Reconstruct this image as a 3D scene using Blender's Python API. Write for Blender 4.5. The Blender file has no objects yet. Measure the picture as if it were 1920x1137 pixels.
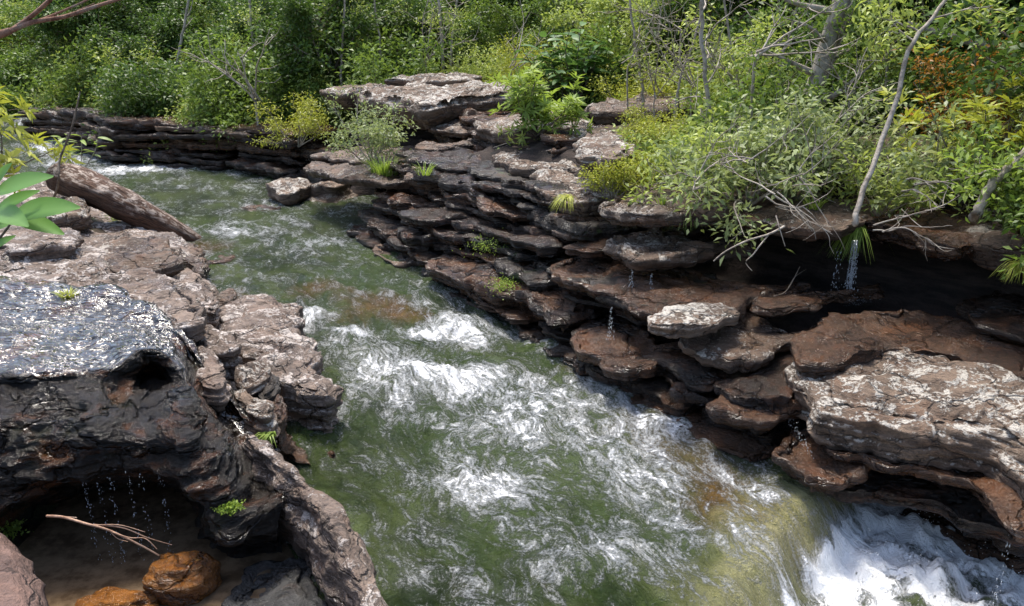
import bpy, math, random
import numpy as np

# ------------------------------------------------------------------ camera, sky, sun, exposure
SC = bpy.context.scene
COL = SC.collection
F, PT, H = 1507.0, math.radians(18.0), 4.0          # focal length in photo pixels, pitch, eye height
cam_d = bpy.data.cameras.new('camera'); cam = bpy.data.objects.new('camera', cam_d); COL.objects.link(cam)
cam.location = (0, 0, H); cam.rotation_euler = (math.radians(90) - PT, 0, 0)
cam_d.sensor_width = 36.0; cam_d.lens = F / 1920 * 36.0; cam_d.clip_start = 0.05; cam_d.clip_end = 500
SC.camera = cam
SUN_EL, SUN_AZ = math.radians(69), math.radians(-20)   # azimuth from +Y towards +X
world = bpy.data.worlds.new('World'); SC.world = world; world.use_nodes = True
wn = world.node_tree; bg = wn.nodes['Background']
sky = wn.nodes.new('ShaderNodeTexSky'); sky.sky_type = 'NISHITA'; sky.sun_disc = False
sky.sun_elevation = SUN_EL; sky.sun_rotation = SUN_AZ; sky.air_density = 1.0; sky.dust_density = 3.0; sky.ozone_density = 1.0
wn.links.new(sky.outputs[0], bg.inputs[0]); bg.inputs[1].default_value = 0.15
sun_d = bpy.data.lights.new('sun', 'SUN'); sun_d.energy = 2.6; sun_d.angle = math.radians(12.0); sun_d.color = (1.0, 0.95, 0.86)
sun = bpy.data.objects.new('sun', sun_d); COL.objects.link(sun)
sun.rotation_euler = (math.radians(90) - SUN_EL, 0, math.pi - SUN_AZ)
SC.view_settings.view_transform = 'Standard'; SC.view_settings.look = 'None'
SC.view_settings.exposure = 1.08; SC.view_settings.gamma = 1.0; SC.view_settings.use_curve_mapping = False
SC.cycles.max_bounces = 6; SC.cycles.diffuse_bounces = 3; SC.cycles.glossy_bounces = 3
SC.cycles.transmission_bounces = 4; SC.cycles.transparent_max_bounces = 6
SC.cycles.sample_clamp_indirect = 4.0

rng = np.random.default_rng(7)

# ------------------------------------------------------------------ photo pixel -> place
def ray(px, py):
    x = (px - 960) / F; y = -(py - 568.5) / F
    return np.array([x, math.cos(PT) + y * math.sin(PT), -math.sin(PT) + y * math.cos(PT)])
def P(px, py, z):                                    # the point at height z seen at that pixel
    d = ray(px, py); k = (z - H) / d[2]
    return np.array([0, 0, H]) + d * k
def Q(px, py, Y):                                    # the point at distance Y seen at that pixel
    d = ray(px, py); return np.array([0, 0, H]) + d * (Y / d[1])
NV = np.array([.89, .456]); NV /= np.linalg.norm(NV)   # into the far bank
TV = np.array([NV[1], -NV[0]])                         # downstream
def ts(p): return float(p[:2] @ TV), float(p[:2] @ NV)
def xy(t, s): return t * TV + s * NV

# ------------------------------------------------------------------ noise
_p = np.random.default_rng(3).permutation(256); _p = np.concatenate([_p, _p, _p]).astype(np.int32)
_g = np.random.default_rng(4).normal(size=(256, 3)); _g /= np.linalg.norm(_g, axis=1)[:, None]
_g = _g.astype(np.float32)
def pn(x, y, z):
    x, y, z = (np.asarray(a, np.float32) for a in np.broadcast_arrays(x, y, z))
    xi, yi, zi = np.floor(x), np.floor(y), np.floor(z)
    fx, fy, fz = x - xi, y - yi, z - zi
    xi, yi, zi = (a.astype(np.int32) & 255 for a in (xi, yi, zi))
    u, v, w = (a * a * a * (a * (a * 6 - 15) + 10) for a in (fx, fy, fz))
    def gd(i, j, k):
        h = _p[_p[_p[xi + i] + yi + j] + zi + k]
        g = _g[h]
        return g[..., 0] * (fx - i) + g[..., 1] * (fy - j) + g[..., 2] * (fz - k)
    a = gd(0, 0, 0) * (1 - u) + gd(1, 0, 0) * u; b = gd(0, 1, 0) * (1 - u) + gd(1, 1, 0) * u
    c = gd(0, 0, 1) * (1 - u) + gd(1, 0, 1) * u; d = gd(0, 1, 1) * (1 - u) + gd(1, 1, 1) * u
    return (a * (1 - v) + b * v) * (1 - w) + (c * (1 - v) + d * v) * w
def fbm(x, y, z, o=4, g=.5, l=2.03):
    r = 0; a = 1.
    for i in range(o):
        r = r + a * pn(x + 17.3 * i, y + 5.1 * i, z + 9.7 * i); x, y, z = x * l, y * l, z * l; a *= g
    return r * 1.5
def ridge(x, y, z, o=3):
    r = 0; a = 1.
    for i in range(o):
        r = r + a * (1 - 2.2 * np.abs(pn(x + 7.3 * i, y + 3.1 * i, z + 1.7 * i))); x, y, z = x * 2.1, y * 2.1, z * 2.1; a *= .5
    return r / 1.75
def sst(a, b, x):
    t = np.clip((np.asarray(x, float) - a) / (b - a), 0, 1); return t * t * (3 - 2 * t)
def stair(v, h, sharp=.72):                           # soft steps: bedding planes
    q = v / h; f = np.floor(q); r = q - f
    return (f + sst(sharp, 1, r)) * h
def catmull(C, n):                                    # C (k,d) -> (n,d)
    C = np.asarray(C, float); k = len(C); u = np.linspace(0, k - 1, n); i = np.minimum(u.astype(int), k - 2); f = (u - i)[:, None]
    g = lambda j: C[np.clip(j, 0, k - 1)]
    a, b, c, d = g(i - 1), g(i), g(i + 1), g(i + 2)
    return b + .5 * f * (c - a + f * (2 * a - 5 * b + 4 * c - d + f * (3 * (b - c) + d - a)))

# ------------------------------------------------------------------ objects
def mk(name, V, Fc, mat, parent=None, attrs=None, smooth=True, loc=None):
    V = np.asarray(V, np.float32); Fc = np.asarray(Fc, np.int32); k = Fc.shape[1]
    me = bpy.data.meshes.new(name)
    me.vertices.add(len(V)); me.vertices.foreach_set('co', V.ravel())
    me.loops.add(Fc.size); me.loops.foreach_set('vertex_index', Fc.ravel())
    me.polygons.add(len(Fc)); me.polygons.foreach_set('loop_start', np.arange(0, Fc.size, k, dtype=np.int32))
    me.update(calc_edges=True)
    if smooth: me.polygons.foreach_set('use_smooth', np.ones(len(Fc), bool))
    for an, av in (attrs or {}).items():
        av = np.asarray(av, np.float32)
        if av.ndim == 2:
            a = me.attributes.new(an, 'FLOAT_VECTOR', 'POINT'); a.data.foreach_set('vector', av.ravel())
        else:
            a = me.attributes.new(an, 'FLOAT', 'POINT'); a.data.foreach_set('value', av)
    me.validate()
    me.materials.append(mat)
    o = bpy.data.objects.new(name, me); COL.objects.link(o)
    if parent is not None: o.parent = parent
    if loc is not None: o.location = loc
    return o
def tag(o, label=None, cat=None, group=None, kind=None):
    if label: o['label'] = label
    if cat: o['category'] = cat
    if group: o['group'] = group
    if kind: o['kind'] = kind
    return o
def empty(name, loc=(0, 0, 0), rz=0., sc=1.):
    o = bpy.data.objects.new(name, None); COL.objects.link(o); o.location = loc; o.rotation_euler = (0, 0, rz); o.scale = (sc,) * 3
    o.empty_display_size = .2
    return o
def copy_tree(o, parent=None):
    c = o.copy(); COL.objects.link(c); c.parent = parent
    for ch in o.children: copy_tree(ch, c)
    return c
def gridf(n, m, wrap=False):                          # faces of an n x m vertex grid (wrap: closed along m)
    i = np.arange(n - 1)[:, None]; j = np.arange(m if wrap else m - 1)[None]; j2 = (j + 1) % m
    return np.stack([i * m + j, i * m + j2, (i + 1) * m + j2, (i + 1) * m + j], -1).reshape(-1, 4)
def joinm(parts):
    V, Fs, n = [], [], 0
    for v, f in parts:
        V.append(v); Fs.append(f + n); n += len(v)
    return np.concatenate(V), np.concatenate(Fs)
def tube(pts, rad, sides=6, n=None):
    pts = np.asarray(pts, float); rad = np.atleast_1d(np.asarray(rad, float))
    if n:
        k = np.linspace(0, 1, len(pts)); u = np.linspace(0, 1, n); pts = catmull(pts, n)
        rad = np.interp(u, np.linspace(0, 1, len(rad)), rad)
    elif len(rad) != len(pts): rad = np.interp(np.linspace(0, 1, len(pts)), np.linspace(0, 1, len(rad)), rad)
    T = np.gradient(pts, axis=0); T /= np.linalg.norm(T, axis=1)[:, None] + 1e-9
    ref = np.array([0, 0, 1.]) if abs(T[0, 2]) < .8 else np.array([1., 0, 0])
    A = np.cross(T, ref); A /= np.linalg.norm(A, axis=1)[:, None] + 1e-9; B = np.cross(T, A)
    a = np.linspace(0, 2 * math.pi, sides, endpoint=False)
    V = pts[:, None] + rad[:, None, None] * (np.cos(a)[None, :, None] * A[:, None] + np.sin(a)[None, :, None] * B[:, None])
    return V.reshape(-1, 3), gridf(len(pts), sides, True)

# ------------------------------------------------------------------ materials
class NT:
    def __init__(s, name):
        s.m = bpy.data.materials.new(name); s.m.use_nodes = True; s.t = s.m.node_tree; s.t.nodes.clear()
        s.out = s.n('ShaderNodeOutputMaterial')
    def n(s, typ, **kw):
        x = s.t.nodes.new(typ)
        for k, v in kw.items(): setattr(x, k, v)
        return x
    def set(s, sock, v):
        if hasattr(v, 'is_output'): s.t.links.new(v, sock)
        elif v is not None: sock.default_value = v
    def math(s, op, a, b=0., c=0., clamp=False):
        x = s.n('ShaderNodeMath', operation=op, use_clamp=clamp)
        for i, v in enumerate((a, b, c)): s.set(x.inputs[i], v)
        return x.outputs[0]
    def vmul(s, v, k):
        x = s.n('ShaderNodeVectorMath', operation='MULTIPLY'); s.set(x.inputs[0], v); x.inputs[1].default_value = k; return x.outputs[0]
    def vadd(s, v, w):
        x = s.n('ShaderNodeVectorMath', operation='ADD'); s.set(x.inputs[0], v); s.set(x.inputs[1], w); return x.outputs[0]
    def noise(s, vec, scale, detail=4, rough=.55, dist=0., col=False):
        x = s.n('ShaderNodeTexNoise'); s.set(x.inputs['Vector'], vec); x.inputs['Scale'].default_value = scale
        x.inputs['Detail'].default_value = detail; x.inputs['Roughness'].default_value = rough; x.inputs['Distortion'].default_value = dist
        return x.outputs['Color' if col else 'Fac']
    def vor(s, vec, scale, feature='DISTANCE_TO_EDGE', out='Distance'):
        x = s.n('ShaderNodeTexVoronoi', feature=feature); s.set(x.inputs['Vector'], vec); x.inputs['Scale'].default_value = scale
        return x.outputs[out]
    def ss(s, v, a, b, to0=0., to1=1.):
        x = s.n('ShaderNodeMapRange', interpolation_type='SMOOTHSTEP'); s.set(x.inputs[0], v)
        for i, q in enumerate((a, b, to0, to1)): s.set(x.inputs[i + 1], q)
        return x.outputs[0]
    def mix(s, f, a, b):
        x = s.n('ShaderNodeMix', data_type='RGBA'); s.set(x.inputs[0], f)
        for i, v in ((6, a), (7, b)): s.set(x.inputs[i], (*v, 1.) if isinstance(v, tuple) else v)
        return x.outputs[2]
    def attr(s, name, vec=False):
        x = s.n('ShaderNodeAttribute'); x.attribute_name = name; return x.outputs['Vector' if vec else 'Fac']
    def pos(s): return s.n('ShaderNodeNewGeometry').outputs['Position']
    def nz(s):
        x = s.n('ShaderNodeSeparateXYZ'); s.t.links.new(s.n('ShaderNodeNewGeometry').outputs['Normal'], x.inputs[0]); return x.outputs[2]
    def bump(s, h, dist, strength=1., normal=None):
        x = s.n('ShaderNodeBump'); s.set(x.inputs['Height'], h); x.inputs['Distance'].default_value = dist; x.inputs['Strength'].default_value = strength
        if normal is not None: s.set(x.inputs['Normal'], normal)
        return x.outputs[0]
    def pbr(s, col, rough, normal=None, spec=.5, **kw):
        b = s.n('ShaderNodeBsdfPrincipled'); s.set(b.inputs['Base Color'], (*col, 1.) if isinstance(col, tuple) else col); s.set(b.inputs['Roughness'], rough)
        s.set(b.inputs['Specular IOR Level'], spec)
        if normal is not None: s.set(b.inputs['Normal'], normal)
        for k, v in kw.items(): s.set(b.inputs[k], v)
        return b.outputs[0]
    def done(s, sh): s.t.links.new(sh, s.out.inputs[0]); return s.m

def rockmat(name, dark, mid, pale, lichen=.5, wet=0., rust=0., moss=0., rough=.75, strat=9., film=False, ls=3.1):
    """bedded sandstone: streaked beds, stains, pale lichen crust on faces that look up, films of water"""
    k = NT(name); p = k.pos(); up = k.ss(k.nz(), .05, .75)
    warp = k.vadd(p, k.vmul(k.noise(p, 1.3, 3, col=True), (.35, .35, .12)))
    beds = k.noise(k.vmul(warp, (1.6, 1.6, strat)), 1., 8, .68)
    lam = k.noise(k.vmul(warp, (3.2, 3.2, strat * 4.5)), 1., 4, .6)
    blot = k.noise(p, 1.9, 6, .6)
    fine = k.noise(p, 26., 5, .65)
    speck = k.noise(p, 75., 3, .6)
    c = k.mix(k.ss(beds, .36, .66), dark, mid)
    c = k.mix(k.ss(lam, .5, .72, 0., .6), c, tuple(x * .35 for x in dark))
    c = k.mix(k.ss(blot, .52, .72, 0., .6), c, tuple(x * .45 for x in dark))
    if rust: c = k.mix(k.math('MULTIPLY', k.ss(k.noise(k.vmul(warp, (1.1, 1.1, 2.6)), 2.1, 5, .6), .5, .68), rust), c, (.2, .068, .018))
    c = k.mix(k.ss(fine, .3, .75, 0., .35), c, tuple(min(1, x * 1.7) for x in mid))
    lm = k.math('ADD', k.noise(k.vmul(warp, (1, 1, 1.6)), ls, 8, .72, .6), k.math('MULTIPLY', k.math('SUBTRACT', fine, .5), .55))
    lm = k.math('ADD', lm, k.math('MULTIPLY', k.math('SUBTRACT', k.noise(p, .8, 3), .5), .35))
    thr = .74 - .34 * lichen
    lic = k.math('MULTIPLY', k.ss(lm, thr, thr + .07), k.math('MULTIPLY', up, min(1., .35 + lichen)))
    lic = k.math('MULTIPLY', lic, k.ss(speck, .3, .55, .45, 1.))
    c = k.mix(lic, c, pale)
    c = k.mix(k.ss(speck, .62, .72, 0., .5), c, tuple(x * .4 for x in dark))
    crackv = k.vor(k.vadd(k.vmul(warp, (1., 1., 3.)), k.vmul(k.noise(p, 4., 4, col=True), (.5, .5, .3))), 1.15)
    crack = k.ss(crackv, .0, .035)
    c = k.mix(k.ss(crackv, 0., .02, .75, 0.), c, tuple(x * .25 for x in dark))
    if moss:
        mm = k.math('MULTIPLY', k.ss(k.noise(p, 2.4, 5, .6), .58, .68), moss)
        c = k.mix(mm, c, (.045, .085, .012))
    r = k.ss(fine, .2, .8, rough - .12, rough + .12)
    if wet:
        wm = k.math('MULTIPLY', k.ss(k.noise(k.vmul(p, (1, 1, .5)), 1.7, 5, .6), .62 - .42 * wet, .8 - .42 * wet), 1.)
        wm = k.math('MULTIPLY', wm, k.math('SUBTRACT', 1., k.math('MULTIPLY', lic, .8)))
        c = k.mix(k.math('MULTIPLY', wm, .5), c, k.mix(.5, c, tuple(x * .3 for x in dark)))
        r = k.math('ADD', k.math('MULTIPLY', r, k.math('SUBTRACT', 1., wm)), k.math('MULTIPLY', wm, k.ss(speck, .3, .7, .07, .19)))
    h = k.math('ADD', k.math('ADD', k.math('MULTIPLY', beds, 1.), k.math('MULTIPLY', lam, .5)), k.math('MULTIPLY', fine, .55))
    h = k.math('ADD', h, k.math('MULTIPLY', crack, .5)); h = k.math('ADD', h, k.math('MULTIPLY', lic, .12)); h = k.math('ADD', h, k.math('MULTIPLY', speck, .14))
    if film:                                             # water running in a sheet over the flat top
        fl_ = k.attr('film'); r = k.math('ADD', k.math('MULTIPLY', r, k.math('SUBTRACT', 1., fl_)), k.math('MULTIPLY', fl_, .05))
        rip = k.noise(k.vmul(p, (2.2, 5.5, 3.)), 1., 3, .5, 1.8)
        h = k.math('ADD', k.math('MULTIPLY', h, k.math('SUBTRACT', 1., k.math('MULTIPLY', fl_, .93))), k.math('MULTIPLY', k.math('MULTIPLY', rip, fl_), 1.5))
    return k.done(k.pbr(c, r, k.bump(h, .075, .95), spec=.5 if not film else k.ss(k.attr('film'), 0., 1., .42, 1.)))

M = {}
M['pale'] = rockmat('pale_sandstone', (.055, .034, .022), (.19, .132, .092), (.56, .52, .46), .72, .1, .2, ls=5.)
M['grey'] = rockmat('grey_brown_sandstone', (.038, .023, .014), (.15, .098, .066), (.52, .47, .41), .55, .45, .3)
M['brown'] = rockmat('brown_wet_sandstone', (.024, .012, .006), (.125, .064, .034), (.44, .36, .30), .28, .85, .42)
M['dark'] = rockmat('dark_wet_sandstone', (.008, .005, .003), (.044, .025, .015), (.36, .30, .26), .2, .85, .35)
M['moss'] = rockmat('mossy_wet_sandstone', (.012, .010, .008), (.05, .038, .028), (.3, .25, .22), .08, .7, .2, .8)
M['pink'] = rockmat('pinkish_river_rock', (.062, .042, .031), (.23, .17, .132), (.60, .53, .48), .66, .4, .2, strat=8.)
M['black'] = rockmat('black_wet_rock', (.005, .004, .003), (.020, .014, .009), (.2, .18, .16), .0, 1.0, .5, .08, strat=5., film=True)
M['rust'] = rockmat('reddish_smooth_rock', (.07, .04, .03), (.19, .115, .09), (.45, .36, .31), .12, .2, .15, ls=9.)
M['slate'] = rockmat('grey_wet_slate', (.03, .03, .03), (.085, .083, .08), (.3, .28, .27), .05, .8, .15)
M['amber'] = rockmat('amber_stained_rock', (.06, .022, .005), (.32, .12, .018), (.55, .30, .08), .35, .9, .5)

def leafmat(name, c1, c2, c3=None, trans=.3, rough=.45):
    k = NT(name); a = k.attr('rnd')
    c = k.mix(a, c1, c2)
    if c3: c = k.mix(k.ss(k.attr('tip'), .5, 1.), c, c3)
    c = k.mix(k.ss(k.noise(k.pos(), .9, 2), .35, .65, 0., .22), c, tuple(x * 1.4 for x in c2))
    b = k.pbr(c, rough, spec=.28)
    t = k.n('ShaderNodeBsdfTranslucent'); k.set(t.inputs[0], k.mix(.5, c, tuple(min(1., x * y) for x, y in zip(c2, (1.6, 1.7, .8)))))
    mx = k.n('ShaderNodeMixShader'); mx.inputs[0].default_value = trans
    k.t.links.new(b, mx.inputs[1]); k.t.links.new(t.outputs[0], mx.inputs[2])
    return k.done(mx.outputs[0])
LM = {}
LM['dark'] = leafmat('dark_green_leaves', (0.022, 0.052, 0.012), (0.105, 0.172, 0.042))
LM['mid'] = leafmat('mid_green_leaves', (0.042, 0.088, 0.016), (0.195, 0.275, 0.062))
LM['light'] = leafmat('light_green_leaves', (0.11, 0.165, 0.034), (0.4, 0.46, 0.13))
LM['greygreen'] = leafmat('grey_green_leaves', (0.085, 0.125, 0.045), (0.31, 0.36, 0.17))
LM['yellow'] = leafmat('yellow_green_leaves', (0.13, 0.17, 0.02), (0.42, 0.43, 0.07))
LM['bright'] = leafmat('bright_green_leaves', (0.1, 0.17, 0.025), (0.29, 0.38, 0.08), trans=.35)
LM['orange'] = leafmat('orange_leaves', (0.17, 0.12, 0.02), (0.4, 0.17, 0.03))
LM['big'] = leafmat('large_glossy_leaves', (.045, .11, .025), (.120, .215, .060), rough=.4)
LM['fore'] = leafmat('soft_pale_green_leaves', (.110, .240, .045), (.200, .360, .110), trans=.4)
LM['dry'] = leafmat('dry_yellow_leaves', (.170, .110, .030), (.330, .210, .060))
def barkmat(name, a, b):
    k = NT(name); p = k.pos()
    c = k.mix(k.ss(k.noise(p, 9., 6, .65), .35, .65), a, b)
    c = k.mix(k.ss(k.noise(p, 2.5, 4), .55, .68, 0., .6), c, (.30, .29, .25))
    return k.done(k.pbr(c, .8, k.bump(k.noise(k.vmul(p, (3, 3, 1)), 14., 5), .02, .7), spec=.25))
M['bark'] = barkmat('grey_brown_bark', (.075, .055, .040), (.20, .165, .13))
M['palebark'] = barkmat('pale_twig_bark', (.20, .165, .13), (.42, .37, .31))
M['redbark'] = barkmat('reddish_bark', (.13, .06, .04), (.30, .17, .12))
M['rootbark'] = barkmat('bare_root', (.25, .14, .09), (.45, .29, .20))

# log: dead wood bleached on the ridges
k = NT('weathered_log'); p = k.pos()
tc = k.attr('flow', True)
gr = k.noise(k.vmul(tc, (1.2, 5., 5.)), 1.6, 8, .7); bl = k.noise(k.vmul(tc, (2.2, 2.5, 2.5)), 1.5, 7, .72, .3)
c = k.mix(k.ss(gr, .35, .65), (.030, .014, .008), (.13, .068, .042))
c = k.mix(k.math('MULTIPLY', k.ss(bl, .47, .6), k.ss(k.nz(), .0, .7)), c, (.46, .38, .32))
M['log'] = k.done(k.pbr(c, .75, k.bump(k.math('ADD', gr, k.math('MULTIPLY', bl, .5)), .07, .9), spec=.3))

# ground: dark rock on steep places, litter and soil with low herbs on flat ones
k = NT('forest_floor'); p = k.pos()
n1 = k.noise(p, 2.2, 8, .7); n2 = k.noise(p, 14., 5, .65)
soil = k.mix(k.ss(n2, .35, .65), (.022, .015, .009), (.10, .068, .038))
soil = k.mix(k.ss(n1, .48, .62), soil, k.mix(k.ss(n2, .3, .7), (.03, .045, .010), (.09, .12, .03)))
bd = k.noise(k.vmul(p, (1.2, 1.2, 9)), 1., 6, .6)
rk = k.mix(k.ss(bd, .35, .65), (.010, .008, .007), (.045, .032, .026))
c = k.mix(k.math('MULTIPLY', k.ss(k.nz(), .72, .9), k.attr('soil')), rk, soil)
M['ground'] = k.done(k.pbr(c, .85, k.bump(k.math('ADD', n2, bd), .06, .8), spec=.25))

# ------------------------------------------------------------------ the lie of the land
RB_T = [-70, -48, -40, -35, -31, -28, -24, -19, -15, -11.5, -8, -5.5, -4.6, -3.8, 0, 12]
RB_S = [-30, -8.5, -3.2, -.9, .4, 3.2, 5.0, 5.3, 4.75, 5.2, 5.35, 5.7, 7.0, 8.4, 9.5, 11]
LB_T = [-70, -48, -40, -35, -31, -27, -20, -12, -5, 12]
LB_S = [-38, -17, -9.5, -6.0, -3.6, -1.8, .9, 1.2, .9, .9]
def rb(t): return np.interp(t, RB_T, RB_S)
def lb(t): return np.interp(t, LB_T, LB_S)
def water_level(t):
    return np.interp(t, [-70, -39, -37, -34, -31.5, -16, -12.6, -11, -9, -5.5, 5], [1.15, 1.05, .85, .35, .12, .05, .0, -.14, -.2, -.33, -.4])
CR_A, CR_B = P(1488, 935, -.28)[:2], P(1325, 1137, -.36)[:2]       # crest of the fall
CR_D = (CR_B - CR_A) / np.linalg.norm(CR_B - CR_A); CR_N = np.array([-CR_D[1], CR_D[0]])
if CR_N @ np.array([1, -.2]) < 0: CR_N = -CR_N
def land(x, y):
    t = x * TV[0] + y * TV[1]; s = x * NV[0] + y * NV[1]
    nz = fbm(x * .35, y * .35, 0 * x, 3) ; nf = fbm(x * 1.3, y * 1.3, 3 + 0 * x, 3)
    d = s - rb(t) + .25 * nf - 1.5 * sst(-21.2, -20, t) * sst(-15.6, -16.6, t)
    far = sst(-22, -27, t)                                             # lower rim round the bend
    rim = 2.25 * (1 - far) + 1.25 * far
    z = -1.3 + 0 * x
    wall = np.interp(d, [.3, .75, 1.3, 1.9, 2.6, 3.4], [0, .35, .5, .78, .93, 1.])
    wallc = np.interp(s - np.interp(t, [-11.5, -9, -6, -3], [0, .8, 1.5, 2.]), [6., 6.8, 8.1, 8.6], [0, .49, .52, 1.])     # low terrace with the cave behind it
    cave = sst(-11.8, -10.8, t) * sst(-.5, -1.5, t)
    w = wall * (1 - cave) + wallc * cave
    deep = sst(-5.2, -4.0, t)
    z = -1.3 - .9 * deep + w * (rim + 1.3 + .9 * deep)
    z = z + np.clip(d - 3, 0, 60) * .035 + .25 * nz * sst(2.5, 6, d) + .08 * nf * sst(2, 4, d)
    dl = lb(t) - s
    zl = .35 + np.clip(dl - 1, 0, 40) * .045 + .2 * nz + .06 * nf
    zl = zl - .9 * sst(-9.5, -7.6, t) * sst(0, 1, s + 8)
    zl = zl + 3.2 * sst(-3.4, -1.2, t)
    wl = sst(.1, 1.1, dl)
    soil_ = np.where(wl > .5, .35, sst(3.0, 5.0, d) * (1 - cave * sst(11.5, 10., s)))
    return z * (1 - wl) + np.maximum(zl, z) * wl, soil_

def axis(a, b, c, d, h, hc):                                           # fine between b and c, coarse outside
    return np.unique(np.concatenate([np.arange(a, b, hc), np.arange(b, c, h), np.arange(c, d + hc, hc)]))
gx = axis(-130, -18, 16, 130, .2, 4.); gy = axis(-60, -1, 38, 160, .2, 4.)
GX, GY = np.meshgrid(gx, gy); GZ, GS = land(GX.ravel(), GY.ravel())
tag(mk('ground', np.stack([GX.ravel(), GY.ravel(), GZ], 1), gridf(len(gy), len(gx)), M['ground'], attrs={'soil': GS}),
    'dark forest floor with leaf litter and low herbs above the river', 'ground', kind='structure')

# ------------------------------------------------------------------ rock builders
def chaikin(A, it=2):
    for _ in range(it):
        B = np.roll(A, -1, 0); A = np.stack([.75 * A + .25 * B, .25 * A + .75 * B], 1).reshape(-1, A.shape[1])
    return A
def resample(A, n):
    L = np.linalg.norm(np.roll(A, -1, 0) - A, axis=1); c = np.concatenate([[0], np.cumsum(L)])
    u = np.linspace(0, c[-1], n, endpoint=False); AA = np.concatenate([A, A[:1]])
    return np.stack([np.interp(u, c, AA[:, i]) for i in range(A.shape[1])], 1)
def slab_from_outline(O, zplane, thick, seed, res, layers=.052, rough=1., dome=.06, under=.55, rnd=.14, terr=.03, mat='grey', name='rock_slab'):
    """a bedded rock: closed plan outline O, zplane(x,y) = height of its lower lip, rounded stepped sides, terraced top"""
    O = chaikin(np.asarray(O, float), 2)
    area = .5 * np.sum(O[:, 0] * np.roll(O[:, 1], -1) - O[:, 1] * np.roll(O[:, 0], -1))
    if area < 0: O = O[::-1]
    per = np.linalg.norm(np.roll(O, -1, 0) - O, axis=1).sum(); n = int(np.clip(per / res, 48, 620))
    O = resample(O, n)
    sd = seed * 3.71
    T = np.roll(O, -1, 0) - np.roll(O, 1, 0); T /= np.linalg.norm(T, axis=1)[:, None] + 1e-9; N = np.stack([T[:, 1], -T[:, 0]], 1)
    size = min(1., math.sqrt(abs(area)))
    O = O + N * (size * (.14 * fbm(O[:, 0] * 1.6, O[:, 1] * 1.6, sd + 0 * O[:, 0], 4, .6) + .07 * (ridge(O[:, 0] * 2.6, O[:, 1] * 2.6, sd + 2 + 0 * O[:, 0], 2) - .5)))[:, None] * rough
    c = O.mean(0); w, ev = np.linalg.eigh(np.cov((O - c).T)); e = ev[:, 1]
    pr = (O - c) @ e; L1 = (pr.max() - pr.min()) / 2; q = (O - c) @ ev[:, 0]; L2 = (q.max() - q.min()) / 2
    hl = max(0., L1 - L2 * .9); S = c + np.clip(pr, -hl, hl)[:, None] * e
    dist = np.linalg.norm(O - S, axis=1)
    mt = int(np.clip(dist.mean() / res, 8, 60)); ms = int(np.clip(thick * 1.25 / (res * .7), 8, 44)); mb = 6
    r1 = np.linspace(0, 1, mt)[:-1]; v = np.linspace(0, 1, ms); rb_ = np.linspace(1, 0, mb + 1)[1:]
    lr = np.random.default_rng(seed); nl = int(max(2, thick / layers)) + 6; hl_ = lr.uniform(-1, 0, nl + 4)
    R = min(rnd * thick, .3 * dist.min() + .02)
    rowsX, rowsZ, dirs = [], [], []
    zp = lambda A: zplane(A[:, 0], A[:, 1])
    for r in r1:
        A = S + (O - S) * r * (1 - R / (dist[:, None] + 1e-6)); rowsX.append(A)
        rowsZ.append(zp(A) + thick + dome * thick * (1 - r * r)); dirs.append(np.tile([0, 0, 1.], (n, 1)))
    for vi in v:
        cr = max(0., 1 - vi / .22); out = -R * (1 - math.sqrt(max(0., 1 - cr * cr)))
        out -= under * thick * max(0., (vi - .35) / .65) ** 1.5
        lay = vi * thick / layers + .9 * pn(O[:, 0] * 1.1, O[:, 1] * 1.1, sd + 4 + 0 * O[:, 0]) + 2
        li = np.floor(lay).astype(int); f = sst(.82, 1., lay - li); li = np.clip(li, 0, nl)
        amp = layers * 1.05 * rough * (.4 + .9 * np.clip(.5 + 1.4 * pn(O[:, 0] * .9, O[:, 1] * .9, sd + 8 + li * 1.7), 0, 1))
        off = out + amp * (hl_[li] * (1 - f) + hl_[li + 1] * f)
        A = O + N * off[:, None]; rowsX.append(A)
        rowsZ.append(zp(O) + thick * (1 - vi)); a = vi * 1.9
        dirs.append(np.concatenate([N * math.sin(min(a + .4, 1.57)), np.full((n, 1), math.cos(min(a + .4, 2.2)))], 1))
    last = rowsX[-1]; lz = rowsZ[-1]
    for r in rb_:
        A = S + (last - S) * r; rowsX.append(A); rowsZ.append(lz * r + (1 - r) * (zp(A) - .02) + .05 * thick * (1 - r)); dirs.append(np.tile([0, 0, -1.], (n, 1)))
    XY = np.concatenate(rowsX); Z = np.concatenate(rowsZ); D = np.concatenate(dirs)
    amp = min(.045, .17 * thick) * rough
    nz = fbm(XY[:, 0] * 2.4 + sd, XY[:, 1] * 2.4, Z * 11, 4, .6) * amp
    nz += (ridge(XY[:, 0] * 2.2 + sd, XY[:, 1] * 2.2, Z * 15, 4) - .5) * amp * .9
    if terr:
        tv = fbm(XY[:, 0] * 1.15 + sd, XY[:, 1] * 1.15, 0 * Z + sd, 3) * .13
        nz = nz + np.where(D[:, 2] > .9, stair(tv, terr) * rough * min(1., thick / .2), 0)
    V = np.concatenate([XY, Z[:, None]], 1) + D * nz[:, None]
    return mk(name, V, gridf(len(rowsX), n, True)[:, ::-1], M[mat])
def fit_plane(L, back, rise):
    L = np.asarray(L); u = L[-1, :2] - L[0, :2]; ln = np.linalg.norm(u); u = u / ln
    bz = np.polyfit((L[:, :2] - L[0, :2]) @ u, L[:, 2], 1) if len(L) > 1 else (0, L[0, 2])
    o = L[0, :2]; bk = back - (back @ u) * u; bk = bk / (np.linalg.norm(bk) + 1e-9)
    return lambda x, y: bz[1] + bz[0] * ((x - o[0]) * u[0] + (y - o[1]) * u[1]) + rise * ((x - o[0]) * bk[0] + (y - o[1]) * bk[1])
SEED = [100]
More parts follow.
